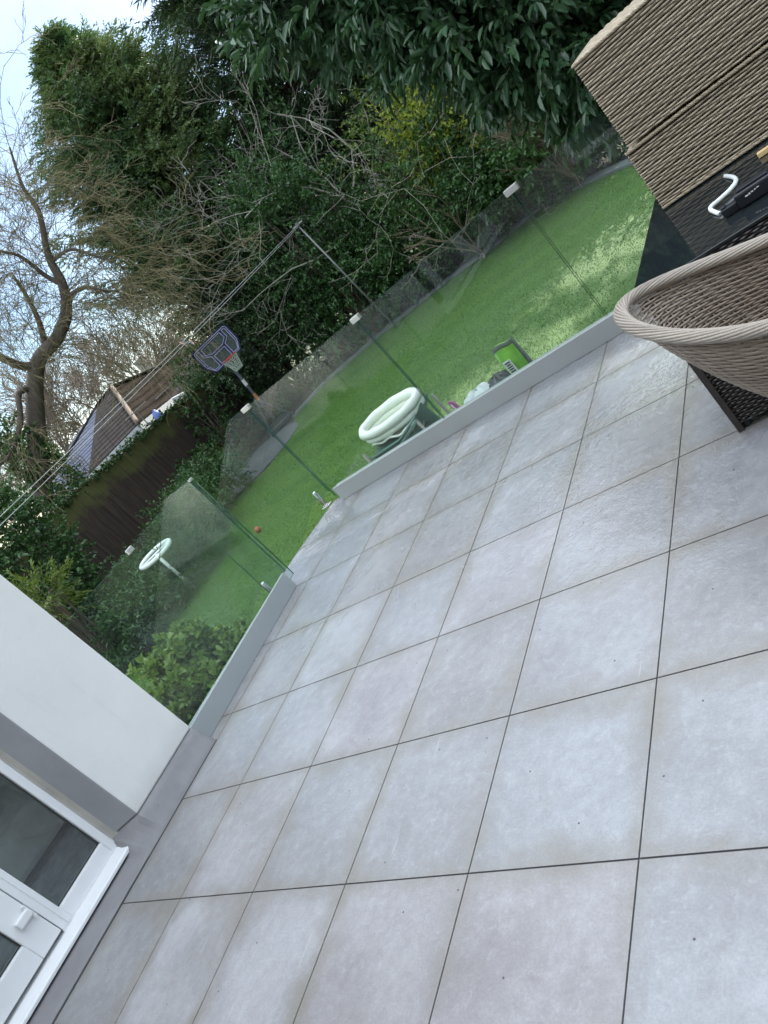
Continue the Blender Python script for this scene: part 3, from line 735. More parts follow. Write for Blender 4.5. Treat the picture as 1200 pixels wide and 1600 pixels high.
# stacked rattan chair body on the table
chair2 = thing('rattan_armchair', 'square olive-grey rattan seat with folded back stored on top of the dark table', 'seat', (3.8, 2.9, TZ))
BX = 3.335
def braid(mb, a, b, r, turns, off=.5, mi=0, strands=3):
    a = np.array(a, float); b = np.array(b, float); L_ = np.linalg.norm(b - a); d = (b - a) / L_
    p = np.cross(d, [0.13, .2, 1]); p /= np.linalg.norm(p); q = np.cross(d, p); n = int(turns * 8); t = np.linspace(0, 1, n)
    for k in range(strands):
        ph = 2 * PI * (t * turns + k / strands)
        mb.tube(a + t[:, None] * (b - a) + r * off * (np.cos(ph)[:, None] * p + np.sin(ph)[:, None] * q), r * .55, 5, mi=mi)
wicker_box('seat_back', 'wicker_box', BX - .025, BX + .9, 2.60, 3.16, TZ + .004, TZ + .298, .0128, .034, chair2, amp=.0042, frac=.70, th=.0035)
wicker_box('seat_body', 'wicker_box', BX, BX + .93, 2.60, 3.18, TZ + .316, TZ + .725, .0128, .034, chair2, amp=.0042, frac=.70, th=.0035)
g = MB()
braid(g, (BX - .025, 2.598, TZ + .300), (BX + .9, 2.598, TZ + .300), .008, 30)
braid(g, (BX, 2.598, TZ + .722), (BX + .93, 2.598, TZ + .722), .007, 34)
braid(g, (BX, 2.598, TZ + .722), (BX, 3.18, TZ + .722), .007, 22)
braid(g, (BX - .025, 2.598, TZ + .012), (BX + .9, 2.598, TZ + .012), .007, 30)
g.build('braided_edge', 'wicker_box', chair2)
# tub chair
tub = thing('tub_chair', 'tan woven rattan tub chair with a thick braided rim', 'chair', (3.80, 1.30, 0))
TCX, TCY = 3.83, 1.305
def rimpt(th):
    # th=pi is the back (towards -x); rim rises at the back, sinks to the arms
    cx = math.cos(th); sy = math.sin(th)
    k = max(0, -cx)
    x = TCX + .50 * cx if cx < 0 else TCX + .36 * cx
    y = TCY + (.275 if sy > 0 else .325) * sy + .06 * k
    z = .700 + .145 * (k ** 1.5) - .05 * max(0, cx)
    return np.array([x, y, z])
def shellpt(th, t):          # t 0 at rim, 1 at base
    r = rimpt(th); b = np.array([TCX + .05 + .215 * math.cos(th), TCY + .02 + .21 * math.sin(th), .26])
    s = t ** .9; bul = .035 * math.sin(PI * t)
    p = r * (1 - s) + b * s
    return p + np.array([math.cos(th), math.sin(th), 0]) * bul
g = MB(); NS = 96; ROWS = 58
ths = np.linspace(0, 2 * PI, NS * 2 + 1)[:-1]
for r in range(ROWS):
    t = .03 + r / ROWS * .97; pts = []
    for i, th in enumerate(ths):
        p = shellpt(th, t); o_ = .0042 * math.cos(i * PI / 4 + r * PI) 
        pts.append(p + np.array([math.cos(th), math.sin(th), .2]) * o_)
    g.tube(pts, .0042, 5, closed=True)
sh = g.build('shell', 'wicker_tan', tub, smooth=True)
g = MB()
for i in range(0, len(ths), 4):
    th = (ths[i]); g.tube([shellpt(th, t) for t in np.linspace(0, 1, 10)], .0025, 4, caps=False)
g.build('stake', 'wicker_tan', sh)
g = MB(); nR = 260; tt = np.linspace(0, 2 * PI, nR, endpoint=False)
rp = np.array([rimpt(a) for a in tt])
tg = unit(np.roll(rp, -1, 0) - np.roll(rp, 1, 0)); sd_ = unit(np.cross(tg, [0, 0, 1])); up_ = np.cross(sd_, tg)
for k in range(13):
    ph = tt * 5 + 2 * PI * k / 13
    g.tube(rp + .0175 * (np.cos(ph)[:, None] * sd_ * 1.2 + np.sin(ph)[:, None] * up_ * .85), .0050, 6, closed=True)
g.tube(rp, .014, 6, closed=True)
g.build('rim', 'wicker_rim', tub, smooth=True)
g = MB(); g.lathe((TCX + .05, TCY + .02, .38), [(.22, 0), (.25, .02), (.25, .045)], 36); g.build('seat', 'wicker_tan', tub)
g = MB(); n = 60
for z, r_ in ((.25, .215), (.04, .20)):
    g.tube([(TCX + .05 + r_ * math.cos(a), TCY + .02 + r_ * math.sin(a), z) for a in np.linspace(0, 2 * PI, n, endpoint=False)], .010, 6, closed=True)
for a in np.linspace(0, 2 * PI, 40, endpoint=False):
    g.tube([(TCX + .05 + .213 * math.cos(a), TCY + .02 + .213 * math.sin(a), .25), (TCX + .05 + .2 * math.cos(a), TCY + .02 + .2 * math.sin(a), .0)], .004, 4)
g.build('base_ring', 'wicker_rim', tub)
# white bent handle on the table
def onT(u, v, dz=0.): return onz(u, v, TZ + dz)
hd = thing('door_handle', 'white bent pull handle lying on the black glass table top', 'handle', onT(1130, 300))
g = MB()
pts = [onT(1133, 275, .006), onT(1146, 277, .014), onT(1150, 283, .016), onT(1142, 295, .015), onT(1125, 311, .015), onT(1112, 322, .015), onT(1110, 327, .014), onT(1114, 330, .011), onT(1124, 334, .006)]
def smooth_path(P, n=40):
    P = np.array(P); t = np.linspace(0, len(P) - 1, n); i = np.clip(t.astype(int), 0, len(P) - 2); f_ = (t - i)[:, None]
    Pm = P[np.clip(i - 1, 0, None)]; P0 = P[i]; P1 = P[i + 1]; P2 = P[np.clip(i + 2, None, len(P) - 1)]
    return .5 * ((2 * P0) + (-Pm + P1) * f_ + (2 * Pm - 5 * P0 + 4 * P1 - P2) * f_ ** 2 + (-Pm + 3 * P0 - 3 * P1 + P2) * f_ ** 3)
g.tube(smooth_path(pts), .0085, 12); g.build('bar', 'white_handle', hd, smooth=True)
g = MB(); c_ = onT(1125, 333.5, .013); g.tube([c_, c_ + np.array([0, 0, .003])], .0035, 10); g.build('screw_hole', 'black_plastic', hd)
# black battery tool
tl_ = thing('power_tool', 'black cordless tool battery lying beside the white handle on the table', 'tool', onT(1180, 310))
a_ = onT(1162, 326); b_ = onT(1215, 292); dx = unit(b_ - a_); dy = unit(np.cross([0, 0, 1], dx))
c_ = (a_ + b_) / 2 + dy * .03
g = MB(); g.obox(c_ + np.array([0, 0, .030]), dx * .070, dy * .036, (0, 0, .027)); bd = g.build('body', 'tool_black', tl_, bevel=.008)
g = MB(); g.obox(c_ + dy * .004 + np.array([0, 0, .060]), dx * .055, dy * .022, (0, 0, .005)); g.build('top_rail', 'tool_black', tl_, bevel=.003)
g = MB(); g.obox(c_ - dx * .10 + np.array([0, 0, .018]), dx * .030, dy * .020, (0, 0, .015)); g.obox(c_ - dx * .118 + np.array([0, 0, .036]), dx * .009, dy * .014, (0, 0, .006)); g.build('clip', 'tool_black', tl_, bevel=.004)
g = MB()
for k, (w_, h_) in enumerate([(.012, .0045), (.007, .006), (.009, .004), (.006, .005), (.011, .003)]):
    g.obox(c_ + dx * (-.030 + .0105 * k) - dy * .0365 + np.array([0, 0, .036 + .0015 * k]), dx * w_ * .42, dy * .0008, (0, 0, h_ * .5))
g.build('logo', 'white_label', bd)
g = MB(); a_ = onT(1186, 241, .012); g.obox(a_ + np.array([.09, -.01, 0]), (.095, .0, 0), (0, .012, 0), (0, 0, .010)); 
tag(g.build('wooden_stick', 'pine', bevel=.002), 'pale pine stick poking out from under the rattan seat on the table', 'stick')

# ============================================================ THINGS BEHIND THE GLASS
# inflatable baby bath on green trestle
yb = 4.25
bath_c = np.array([.22, 4.30, .12])
cA, cB = ony(573, 676, yb), ony(650, 622, yb)
bath = thing('baby_bath', 'white oval inflatable baby bath standing on the green folding chair', 'baby bath', ((cA + cB) / 2))
ctr = (cA + cB) / 2; half = (cB - cA) / 2; ux = unit(np.array([half[0], half[1], 0.])); hl = np.linalg.norm(half)
uy = np.array([-ux[1], ux[0], 0.]) * .97 + np.array([0, 0, .18]); uy = unit(uy); hl *= 1.06
n = 48; th = np.linspace(0, 2 * PI, n, endpoint=False)
def ov(a, b, dz): return ctr + (a * np.cos(th))[:, None] * ux + (b * np.sin(th))[:, None] * uy + np.array([0, 0, dz])
g = MB(); g.tube(ov(hl + .0, .165, 0.02), .044 + .003 * np.sin(th * 9), 12, closed=True); g.build('rim', 'inflatable', bath, smooth=True)
g = MB(); g.tube(ov(hl - .01, .155, -.045), .034, 10, closed=True); g.build('wall', 'inflatable', bath, smooth=True)
g = MB(); P_ = ov(hl - .02, .155, -.045); g.add(list(P_) + [ctr + np.array([0, 0, -.075])], [(i, (i + 1) % n, n) for i in range(n)])
P2_ = ov(hl - .02, .155, -.10); g.add(list(P2_) + [ctr + np.array([0, 0, -.11])], [((i + 1) % n, i, n) for i in range(n)]); g.build('floor', 'inflatable_floor', bath)
g = MB(); t8 = np.linspace(.1, 1, 20); g.tube(np.array([ctr + ux * (hl * .95 * math.cos(-.4 - 2.3 * q)) + uy * (-.20 - .03 * math.sin(q * 7)) * math.sin(.5 + q * 2.2) + np.array([0, 0, -.085 - .01 * math.sin(q * 20)]) for q in t8]), .012, 5, flat=1.0); g.build('skirt', 'inflatable', bath, smooth=True)
# green folding chair carrying it
zc = ctr[2] - .14
gc = thing('folding_chair', 'green fabric folding camp chair under the white inflatable bath', 'chair', (ctr[0], ctr[1], LZ))
g = MB(); 
g.obox((ctr[0], ctr[1], zc), (hl * .9, 0, 0), (0, .20, .07), (0, -.004, .010)); g.build('seat', 'green_cloth', gc, bevel=.006)
g = MB(); g.prism([(ctr[0] + hl * .5, ctr[1] - .10, zc - .02), (ctr[0] + hl * 1.12, ctr[1] - .10, zc + .12), (ctr[0] + hl * 1.40, ctr[1] - .10, zc - .35), (ctr[0] + hl * .6, ctr[1] - .10, zc - .55)], (0, .03, 0)); g.build('side_panel', 'green_cloth', gc, bevel=.01)
g = MB(); g.box(ctr[0] - hl * .8, ctr[0] + hl * .9, ctr[1] - .205, ctr[1] - .19, zc - .45, zc - .02); g.build('back_cloth', 'green_cloth', gc)
for k, (a, b) in enumerate(((-.03, -.02), (-.10, -.06), (-.18, -.05))):
    g = MB(); g.tube([(ctr[0] - hl * .93, ctr[1] - .225, zc + a), (ctr[0] + hl * .2, ctr[1] - .228, zc + b), (ctr[0] + hl * 1.0, ctr[1] - .225, zc + b + .10)], .011, 8); g.build('rail', 'green_pipe', gc, smooth=True)
for sx in (-1, 1):
    for sy in (-.23, .2):
        g = MB(); x = ctr[0] + sx * hl * .98; g.tube([(x, ctr[1] + sy, zc + .04), (x + sx * .02, ctr[1] + sy, LZ)], .014, 8); g.build('leg', 'grey_post', gc, smooth=True)
# dark shelf/wall line where bag stands: raised garden ledge against terrace
g = MB(); g.box(1.1, 3.4, 3.62, 4.3, LZ - .02, -.20); tag(g.build('bench', 'sleeper', bevel=.01), 'low dark timber bench against the outside of the terrace wall', 'bench')
# bag of compost
bag = thing('compost_bag', 'upright green compost bag with a white label behind the middle glass panel', 'bag', (1.62, 3.86, -.20))
bl, br_, tl, tr_ = ony(802, 592, 3.86), ony(838, 566, 3.86), ony(768, 549, 3.86), ony(798, 524, 3.86)
bl[2] = -.2; br_[2] = -.2
nx, nzv = 9, 14; vs = []; fs = []
for side in (0, 1):
    for j in range(nzv):
        for i in range(nx):
            u_, v_ = i / (nx - 1), j / (nzv - 1)
            p = (bl * (1 - u_) + br_ * u_) * (1 - v_) + (tl * (1 - u_) + tr_ * u_) * v_
            bul = .045 * (math.sin(PI * u_) ** .5 if 0 < u_ < 1 else 0) * (1 - v_ ** 3 * .85) * (1 + .12 * math.sin(9 * v_ + 5 * u_))
            vs.append(p + np.array([0, (-1 if side == 0 else 1) * bul, .012 * math.sin(6 * u_) * v_]))
o0 = nx * nzv
for j in range(nzv - 1):
    for i in range(nx - 1):
        a = j * nx + i; fs.append((a, a + 1, a + nx + 1, a + nx)); a += o0; fs.append((a, a + nx, a + nx + 1, a + 1))
for j in range(nzv - 1):
    for i in (0, nx - 1): a = j * nx + i; fs.append((a, a + nx, a + nx + o0, a + o0))
for i in range(nx - 1): a = (nzv - 1) * nx + i; fs.append((a, a + 1, a + 1 + o0, a + o0))
g = MB(); g.add(vs, fs); so = g.build('sack', ['bag_green', 'bag_dark'], bag, smooth=True)
for i_, p in enumerate(so.data.polygons):
    cc_ = p.center
    k = (i_ % (nx - 1) if i_ < 2 * (nx - 1) * (nzv - 1) else 0)
for j in range(nzv - 1):
    for i in range(nx - 1):
        fi = 2 * (j * (nx - 1) + i)
        if i >= nx - 2 or j >= nzv - 2: so.data.polygons[fi].material_index = 1
g = MB(); c_ = bl * .21 + br_ * .21 + tl * .29 + tr_ * .29 + np.array([0, -.060, .03]) - (br_ - bl) * .14; ex = unit(br_ - bl); ez = unit((tl + tr_) - (bl + br_))
g.obox(c_, ex * .032, ez * .055, (0, .003, 0)); lb = g.build('printed_label', 'white_label', bag, bevel=.002)
g = MB()
for k in range(5): g.obox(c_ + ez * (.038 - .019 * k) + np.array([0, -.0045, 0]), ex * (.022 - .004 * (k % 2)), ez * .005, (0, .001, 0))
g.build('label_text', 'bag_dark', lb)
# folded sheets and pink spade
def blob(name, mat, c, r, label, cat, seed, parent=None):
    rg = np.random.default_rng(seed); n1, n2 = 22, 12; vs = []; ph = rg.uniform(0, 6, 6)
    for j in range(n2 + 1):
        for i in range(n1):
            a = 2 * PI * i / n1; b = PI * (j / n2 - .5); d = np.array([math.cos(a) * math.cos(b), math.sin(a) * math.cos(b), math.sin(b)])
            k = 1 + .13 * math.sin(3 * a + ph[0]) * math.cos(2 * b + ph[1]) + .09 * math.sin(7 * a + ph[2] + 3 * b)
            vs.append(np.array(c) + d * np.array(r) * k)
    fs = [(j * n1 + i, j * n1 + (i + 1) % n1, (j + 1) * n1 + (i + 1) % n1, (j + 1) * n1 + i) for j in range(n2) for i in range(n1)]
    g = MB(); g.add(vs, fs); o = g.build(name, mat, parent, smooth=True)
    if parent is None: tag(o, label, cat)
    return o
c1 = ony(740, 612, 3.80); blob('plastic_sheet', 'sheet_white', (c1[0] + .03, 3.80, -.045), (.17, .11, .145), 'crumpled white plastic sheet beside the pink toy spade', 'sheet', 5)
c2 = ony(768, 597, 3.80); blob('bin_bag', 'sheet_black', (c2[0] + .03, 3.85, -.10), (.18, .12, .19), 'black plastic bag slumped between the green bag and the white sheet', 'bag', 6)
c3 = ony(713, 638, 3.78)
g = MB(); n = 20; 
pl = [(c3[0] + .028 * math.cos(a) - .012 * math.sin(a), 3.775, c3[2] + .025 + .055 * math.sin(a)) for a in np.linspace(0, 2 * PI, n, endpoint=False)]
g.prism(pl, (0, .015, 0)); sp_ = thing('toy_spade', 'pink toy spade poking up behind the glass', 'spade', (c3[0], 3.78, -.2))
g.build('blade', 'pink', sp_, bevel=.004); MB().tube([(c3[0], 3.782, c3[2] - .04), (c3[0] + .02, 3.79, -.2)], .008, 8).build('shaft', 'pink', sp_)
MB().tube([(c3[0] + .0, 3.774, c3[2] - .02), (c3[0] - .012, 3.772, c3[2] + .05)], .005, 6).build('rib', 'ring_white', sp_)

# white ring ornament, near left of lawn
rc = atd(243, 866, 13.2); 
rs = thing('ring_stool', 'white oval ring stool on a short post by the left flower bed', 'stool', (rc[0], rc[1], LZ))
aL = atd(221, 888, 13.2); aR = atd(264, 845, 13.2); hu = (aR - aL) / 2; hu_l = np.linalg.norm(hu)
n = 48; th = np.linspace(0, 2 * PI, n, endpoint=False); vd = unit(np.array([ray(243, 866)[0], ray(243, 866)[1], 0])); hu_h = unit(hu); nb = vd * .98 + np.array([0, 0, .10])
g = MB(); g.tube((rc + (hu_l * np.cos(th))[:, None] * hu_h + (hu_l * .85 * np.sin(th))[:, None] * nb), .040, 10, closed=True); g.build('ring', 'ring_white', rs, smooth=True)
g = MB(); g.tube([rc, (rc[0], rc[1], LZ)], [.03, .03], 10); g.tube([rc - hu_h * hu_l * .9, rc + hu_h * hu_l * .9], .022, 8); g.build('post', 'ring_white', rs, smooth=True)
# small ball on lawn
bp = onz(402, 827, LZ + .06); g = MB(); g.lathe((bp[0], bp[1], LZ + .055), [(.055 * math.cos(a), .055 * math.sin(a)) for a in np.linspace(-1.5, 1.5, 9)], 14)
tag(g.build('ball', 'ball_red', smooth=True), 'small reddish ball lying alone on the open lawn', 'ball')
# white stakes along left lawn edge, standing in for reflections in the glass
for k, (u, v, lb_) in enumerate([(304, 884, 'far'), (289, 905, 'second'), (269, 921, 'third')]):
    p = onz(u, v, LZ + .12)
    r = thing('stake_light', ['small white garden stake light farthest along the left lawn edge', 'small white garden stake light in the middle of the left lawn edge row', 'small white garden stake light nearest the house on the left lawn edge'][k], 'garden light', (p[0], p[1], LZ), 'stake lights on the left lawn edge')
    MB().tube([(p[0], p[1], LZ), (p[0], p[1], LZ + .09)], .008, 6).build('stake', 'black_plastic', r)
    MB().lathe((p[0], p[1], LZ + .09), [(.02, 0), (.035, .01), (.03, .05), (.012, .065)], 12).build('head', 'ring_white', r)

# ============================================================ HOOP
D_h = 20.1
hb = atd(440, 665, D_h); hb[2] = LZ
hoop = thing('basketball_hoop', 'portable basketball hoop with dark backboard standing at the far corner of the lawn', 'basketball hoop', hb)
bc = atd(341, 547, D_h - .45); fw = unit(np.array([CC[0] - bc[0], CC[1] - bc[1], 0])); 
fw = unit(fw + .10 * np.array([-fw[1], fw[0], 0])); rt = np.cross(np.array([0, 0, 1.]), fw) * -1; rt = unit(np.cross(fw, [0, 0, 1.]))*-1; upv = np.array([0, 0, 1.])
def BP(x, z, d=0.): return bc + rt * x + upv * z + fw * d
w, h = .56, .365
outl = [(-w + .04, h), (w - .04, h), (w, h - .04), (w, -.12), (w - .14, -h), (-w + .14, -h), (-w, -.12), (-w, h - .04)]
g = MB(); g.prism([BP(x, z, -.02) for x, z in outl], fw * .03); bb = g.build('backboard', 'backboard_clear', hoop, bevel=.004)
def band(mb, poly, wd, d0, th_):
    n = len(poly); cx_ = sum(p[0] for p in poly) / n; cz_ = sum(p[1] for p in poly) / n
    for i in range(n):
        a = np.array(poly[i]); b = np.array(poly[(i + 1) % n]); L_ = np.linalg.norm(b - a)
        if L_ < 1e-4: continue
        d = (b - a) / L_; m_ = (a + b) / 2
        mb.obox(BP(m_[0], m_[1], d0), (rt * d[0] + upv * d[1]) * (L_ / 2 + wd * .45), (rt * -d[1] + upv * d[0]) * wd / 2, fw * th_)
g = MB(); band(g, [(x * .955, z * .93) for x, z in outl], .075, .013, .006)
for a, b in (((-.20, .0), (.20, .0)), ((-.20, 0), (-.20, -.30)), ((.20, 0), (.20, -.30)), ((-.20, 0), (-.36, .10)), ((.20, 0), (.36, .10)), ((-.36, .10), (-.34, .34)), ((.36, .10), (.34, .34))):
    a, b = np.array(a), np.array(b); L_ = np.linalg.norm(b - a); d = (b - a) / L_; m_ = (a + b) / 2
    g.obox(BP(m_[0], m_[1], .015), (rt * d[0] + upv * d[1]) * L_ / 2, (rt * -d[1] + upv * d[0]) * .028, fw * .006)
g.build('board_frame', 'navy_frame', bb)
g = MB(); band(g, [(x * .93, z * .895) for x, z in outl], .016, .0235, .003)
cells = [[(-.17, .03), (.17, .03), (.33, .12), (.31, .285), (-.31, .285), (-.33, .12)], [(-.17, -.03), (.17, -.03), (.17, -.29), (-.17, -.29)],
         [(-.235, .0), (-.39, .09), (-.385, .285), (-.475, .285), (-.475, -.11), (-.39, -.29), (-.235, -.29)], [(.235, .0), (.39, .09), (.385, .285), (.475, .285), (.475, -.11), (.39, -.29), (.235, -.29)]]
for c_ in cells: band(g, c_, .014, .0245, .003)
g.build('board_line', 'lilac_line', bb)
rc_ = BP(.03, -h + .06, .30); n = 28; th = np.linspace(0, 2 * PI, n, endpoint=False)
g = MB(); g.tube([rc_ + rt * .225 * math.cos(a) + fw * .225 * math.sin(a) for a in th], .014, 8, closed=True)
g.obox(rc_ - fw * .26 + np.array([0, 0, -.03]), rt * .10, fw * .03, upv * .055); rm = g.build('rim', 'rim_red', hoop, smooth=False)
g = MB()
for k in range(12):
    for s_ in (-1, 1):
        pts = []
        for q in np.linspace(0, 1, 5):
            a = 2 * PI * (k / 12 + s_ * q / 9); r_ = .22 * (1 - q) + .10 * q; pts.append(rc_ + rt * r_ * math.cos(a) + fw * r_ * math.sin(a) - upv * .36 * q)
        g.tube(pts, .007, 4, caps=False)
g.build('net', 'net', rm)
pt = BP(.02, -.15, -.35); pb = hb + np.array([0, 0, .25]) - fw * .1
g = MB(); g.tube([pb, pb * .5 + pt * .5, pt], .042, 12); pl_ = g.build('pole', 'hoop_pole', hoop, smooth=True)
mid = pb * .42 + pt * .58; ddn = unit(pt - pb); g = MB(); g.tube([mid - ddn * .09, mid + ddn * .09], .047, 12); g.build('sticker', 'white_label', pl_)
mid = pb * .60 + pt * .40; 
g = MB(); g.tube([mid - ddn * .2, mid + ddn * .02], .046, 12); g.build('height_scale', 'rim_orange', pl_)
g = MB()
for z in (.12, -.12):
    for s_ in (-.12, .12): g.tube([pt + rt * s_ * .3 - upv * .1, BP(s_ + .02, z, -.02)], .014, 6)
g.build('bracket', 'hoop_pole', hoop)
g = MB(); q = hb + np.array([0, 0, .0]); 
g.prism([q + rt * a * .38 + fw * b for a, b in ((-1, .45), (1, .45), (1.05, -.1), (.6, -.5), (-.6, -.5), (-1.05, -.1))], (0, 0, .17)); g.build('base_tank', 'black_plastic', hoop, bevel=.04)
g = MB()
for s_ in (-1, 1): g.tube([q + rt * .36 * s_ + fw * .40 + upv * .1, pb + upv * .75], .014, 6)
g.build('strut', 'hoop_pole', hoop)
for s_ in (-1, 1):
    g = MB(); c_ = q + rt * .40 * s_ + fw * .48 + upv * .07; g.tube([c_ - rt * .02, c_ + rt * .02], .07, 14); g.build('wheel', 'black_plastic', hoop)

# ============================================================ WASHING LINE
D_p = 18.6
pb = atd(620, 512, D_p); ptop = atd(465, 352, D_p)
wp = thing('line_post', 'thin grey washing line post standing behind the far lawn edge', 'post', (pb[0], pb[1], LZ))
g = MB(); g.tube([(pb[0], pb[1], LZ), ptop], [.027, .022], 10); g.build('post', 'galv', wp, smooth=True)
g = MB(); g.tube([ptop + np.array([-.1, -.1, 0]), ptop + np.array([.1, .1, 0])], .03, 8); g.tube([ptop - [0, 0, .03], ptop + [0, 0, .06]], .045, 10); g.build('pulley', 'galv', wp)
pe = atd(-260, 1052, 9.0)
wq = thing('line_post', 'wooden washing line post beyond the left side of the terrace', 'post', (pe[0], pe[1], LZ))
g = MB(); g.box(pe[0] - .05, pe[0] + .05, pe[1] - .05, pe[1] + .05, LZ, pe[2] + .1); g.build('post', 'sleeper', wq)
for k, (e, nm) in enumerate(((atd(-260, 1052, 9.0), 'upper'), (atd(-260, 1072, 9.0), 'lower'))):
    q = np.linspace(0, 1, 24)[:, None]; s_ = ptop + np.array([0, 0, -.03 * k]); P_ = s_ * (1 - q) + e * q; P_[:, 2] -= .06 * np.sin(PI * q[:, 0])
    g = MB(); g.tube(P_, .0045, 5)
    tag(g.build('washing_line', 'wire'), nm + ' wire of the double washing line crossing in front of the neighbour roof', 'wire', 'washing lines')

# ============================================================ FENCE
fx = -11.5
fence = thing('garden_fence', 'tall dark brown closeboard fence green with moss along the left side of the garden', 'fence', (fx, 10, LZ))
def ftop(y): return 1.47 + (y - 8.3) * (1.13 - 1.47) / (14.1 - 8.3)
g = MB(); y = 1.0; k = 0; rgf = random.Random(2)
while y < 15.2:
    w_ = .145; j = rgf.uniform(-.012, .012)
    g.box(fx - .01 + (k % 2) * .014, fx + .012 + (k % 2) * .014, y, y + w_ + .008, LZ, ftop(y) + j); y += w_; k += 1
g.build('boards', 'fence_wood', fence)
g = MB(); g.add([], []); 
A_ = (fx, 1.0); B_ = (fx, 15.2)
g.prism([(fx - .04, 1, ftop(1) + .02), (fx + .05, 1, ftop(1) + .02), (fx + .05, 1, ftop(1) + .05), (fx - .04, 1, ftop(1) + .05)], (0, 14.2, ftop(15.2) - ftop(1))); g.build('capping', 'fence_wood', fence)
g = MB(); g.box(fx + .03, fx + .07, 1, 15.2, LZ, LZ + .28); g.build('gravel_board', 'sleeper', fence)
# paler panel at the end
g = MB(); 
p0 = np.array([fx, 15.25, 0]); 
for k in range(10): g.box(fx + k * .15, fx + k * .15 + .146, 15.3 + (k % 2) * .01, 15.32 + (k % 2) * .01, LZ, 1.05)
pf = g.build('fence_panel', 'sleeper'); tag(pf, 'short weathered fence panel turning the corner behind the basketball hoop', 'fence')
# back boundary wall of sleepers and a low shed side seen through the glass
g = MB(); 
for x0 in np.arange(-9.5, 4, 2.4): g.box(x0, x0 + 2.39, 17.4, 17.5, LZ, LZ + .55)
tag(g.build('sleeper_wall', 'sleeper', bevel=.01), 'low timber sleeper wall holding the bank behind the lawn', 'wall')

# ============================================================ NEIGHBOUR HOUSES
def rp(u, v, D): return atd(u, v, D)
nb = thing('bungalow', 'neighbouring house with brown hipped tile roof and white fascia beyond the dark fence', 'house', atd(215, 660, 27))
def roofpoly(name, pts, mat, parent):
    pts = [np.array(p) for p in pts]; g = MB(); nrm = unit(np.cross(pts[1] - pts[0], pts[2] - pts[0])); 
    if nrm[2] < 0: nrm = -nrm
    g.add([p for p in pts], [tuple(range(len(pts)))]); g.add([p - nrm * .12 for p in pts], [tuple(range(len(pts)))[::-1]])
    n_ = len(pts); g.add([p for p in pts] + [p - nrm * .12 for p in pts], [(i, (i + 1) % n_, (i + 1) % n_ + n_, i + n_) for i in range(n_)])
    o = g.build(name, mat, parent)
    # uv: u along horizontal, v up the slope
    uvl = o.data.uv_layers.new(name='UVMap'); hz = unit(np.cross([0, 0, 1.], nrm)); sl_ = np.cross(nrm, hz); wl = world_loc(o)
    for lp in o.data.loops:
        c = np.array(o.data.vertices[lp.vertex_index].co) + wl; uvl.data[lp.index].uv = (c @ hz, c @ sl_)
    return o
A = rp(175, 605, 31); B = rp(216, 662, 26.5); P1 = rp(152, 633, 32.5); P2 = rp(112, 690, 31); P3 = rp(76, 762, 28.5); P4 = rp(86, 788, 26.5)
M1 = rp(148, 640, 32.2); M2 = rp(138, 742, 26.5); Cc = rp(288, 557, 35); E = rp(268, 621, 30); F1 = rp(302, 540, 37); F2 = rp(330, 588, 31)
roofpoly('roof', [A, B, M2, P1], 'roof_dark', nb)
roofpoly('roof', [P1, M2, P4, P3, P2], 'roof_slate', nb)
rfo = roofpoly('roof', [A, Cc, E, B], 'roof_brown', nb)
roofpoly('roof', [Cc, F1, F2, E], 'roof_dark', nb)
g = MB(); g.tube(np.linspace(A, B, 14), .085, 8); g.build('ridge_tile', 'ridge_tile', nb, smooth=True)
g = MB(); g.tube(np.linspace(A, Cc, 14), .09, 8); g.tube(np.linspace(A, P1, 6), .07, 8); g.tube(np.linspace(P1, P3, 8), .06, 8); g.build('ridge_tile', 'roof_dark', nb, smooth=True)
g = MB()
for a, b in ((P4, M2), (M2, B), (B, E), (E, F2)):
    g.prism([a + [0, 0, -.02], b + [0, 0, -.02], b + [0, 0, -.30], a + [0, 0, -.30]], (.03, -.12, 0))
g.build('fascia', 'fascia', nb)
g = MB()
for a, b in ((P4, M2), (M2, B), (B, E), (E, F2)):
    o_ = np.array([-.3, .5, 0]); a = a + o_; b = b + o_
    g.prism([a - [0, 0, .1], b - [0, 0, .1], [b[0], b[1], LZ], [a[0], a[1], LZ]], (-.15, .2, 0))
g.build('wall', 'pebbledash', nb)
g = MB(); a = rp(238, 655, 25.0); 
tp = thing('parasol', 'folded blue and white parasol cover leaning behind the fence top', 'parasol', (a[0], a[1], LZ))
blob('cover', 'blue_tarp', rp(250, 652, 24.5), (.14, .14, .26), '', '', 8, tp); MB().tube([(a[0], a[1], LZ), rp(248, 640, 24.5)], .03, 8).build('pole', 'galv', tp)
# tv aerials
def aerial(u0, v0, u1, v1, D, label):
    a, b = rp(u0, v0, D), rp(u1, v1, D); r = thing('tv_aerial', label, 'aerial', a, 'roof aerials')
    g = MB(); g.tube([a, b], .022, 6); g.build('mast', 'galv', r)
    s_ = unit(np.array([-.55, -.5, .0])); g = MB(); g.tube([b - s_ * .45, b + s_ * .45], .018, 6); 
    for q in (-.4, -.2, 0, .2, .4): g.tube([b + s_ * q - [0.1, -.1, 0.], b + s_ * q + [.1, -.1, 0.]], .012, 5)
    g.build('boom', 'galv', r)
aerial(133, 762, 107, 727, 26.0, 'tall thin aerial in front of the slate-blue roof slope')
aerial(232, 663, 212, 642, 26.0, 'aerial at the foot of the tan ridge tiles')
aerial(268, 622, 258, 610, 28.0, 'short aerial at the right end of the brown roof')
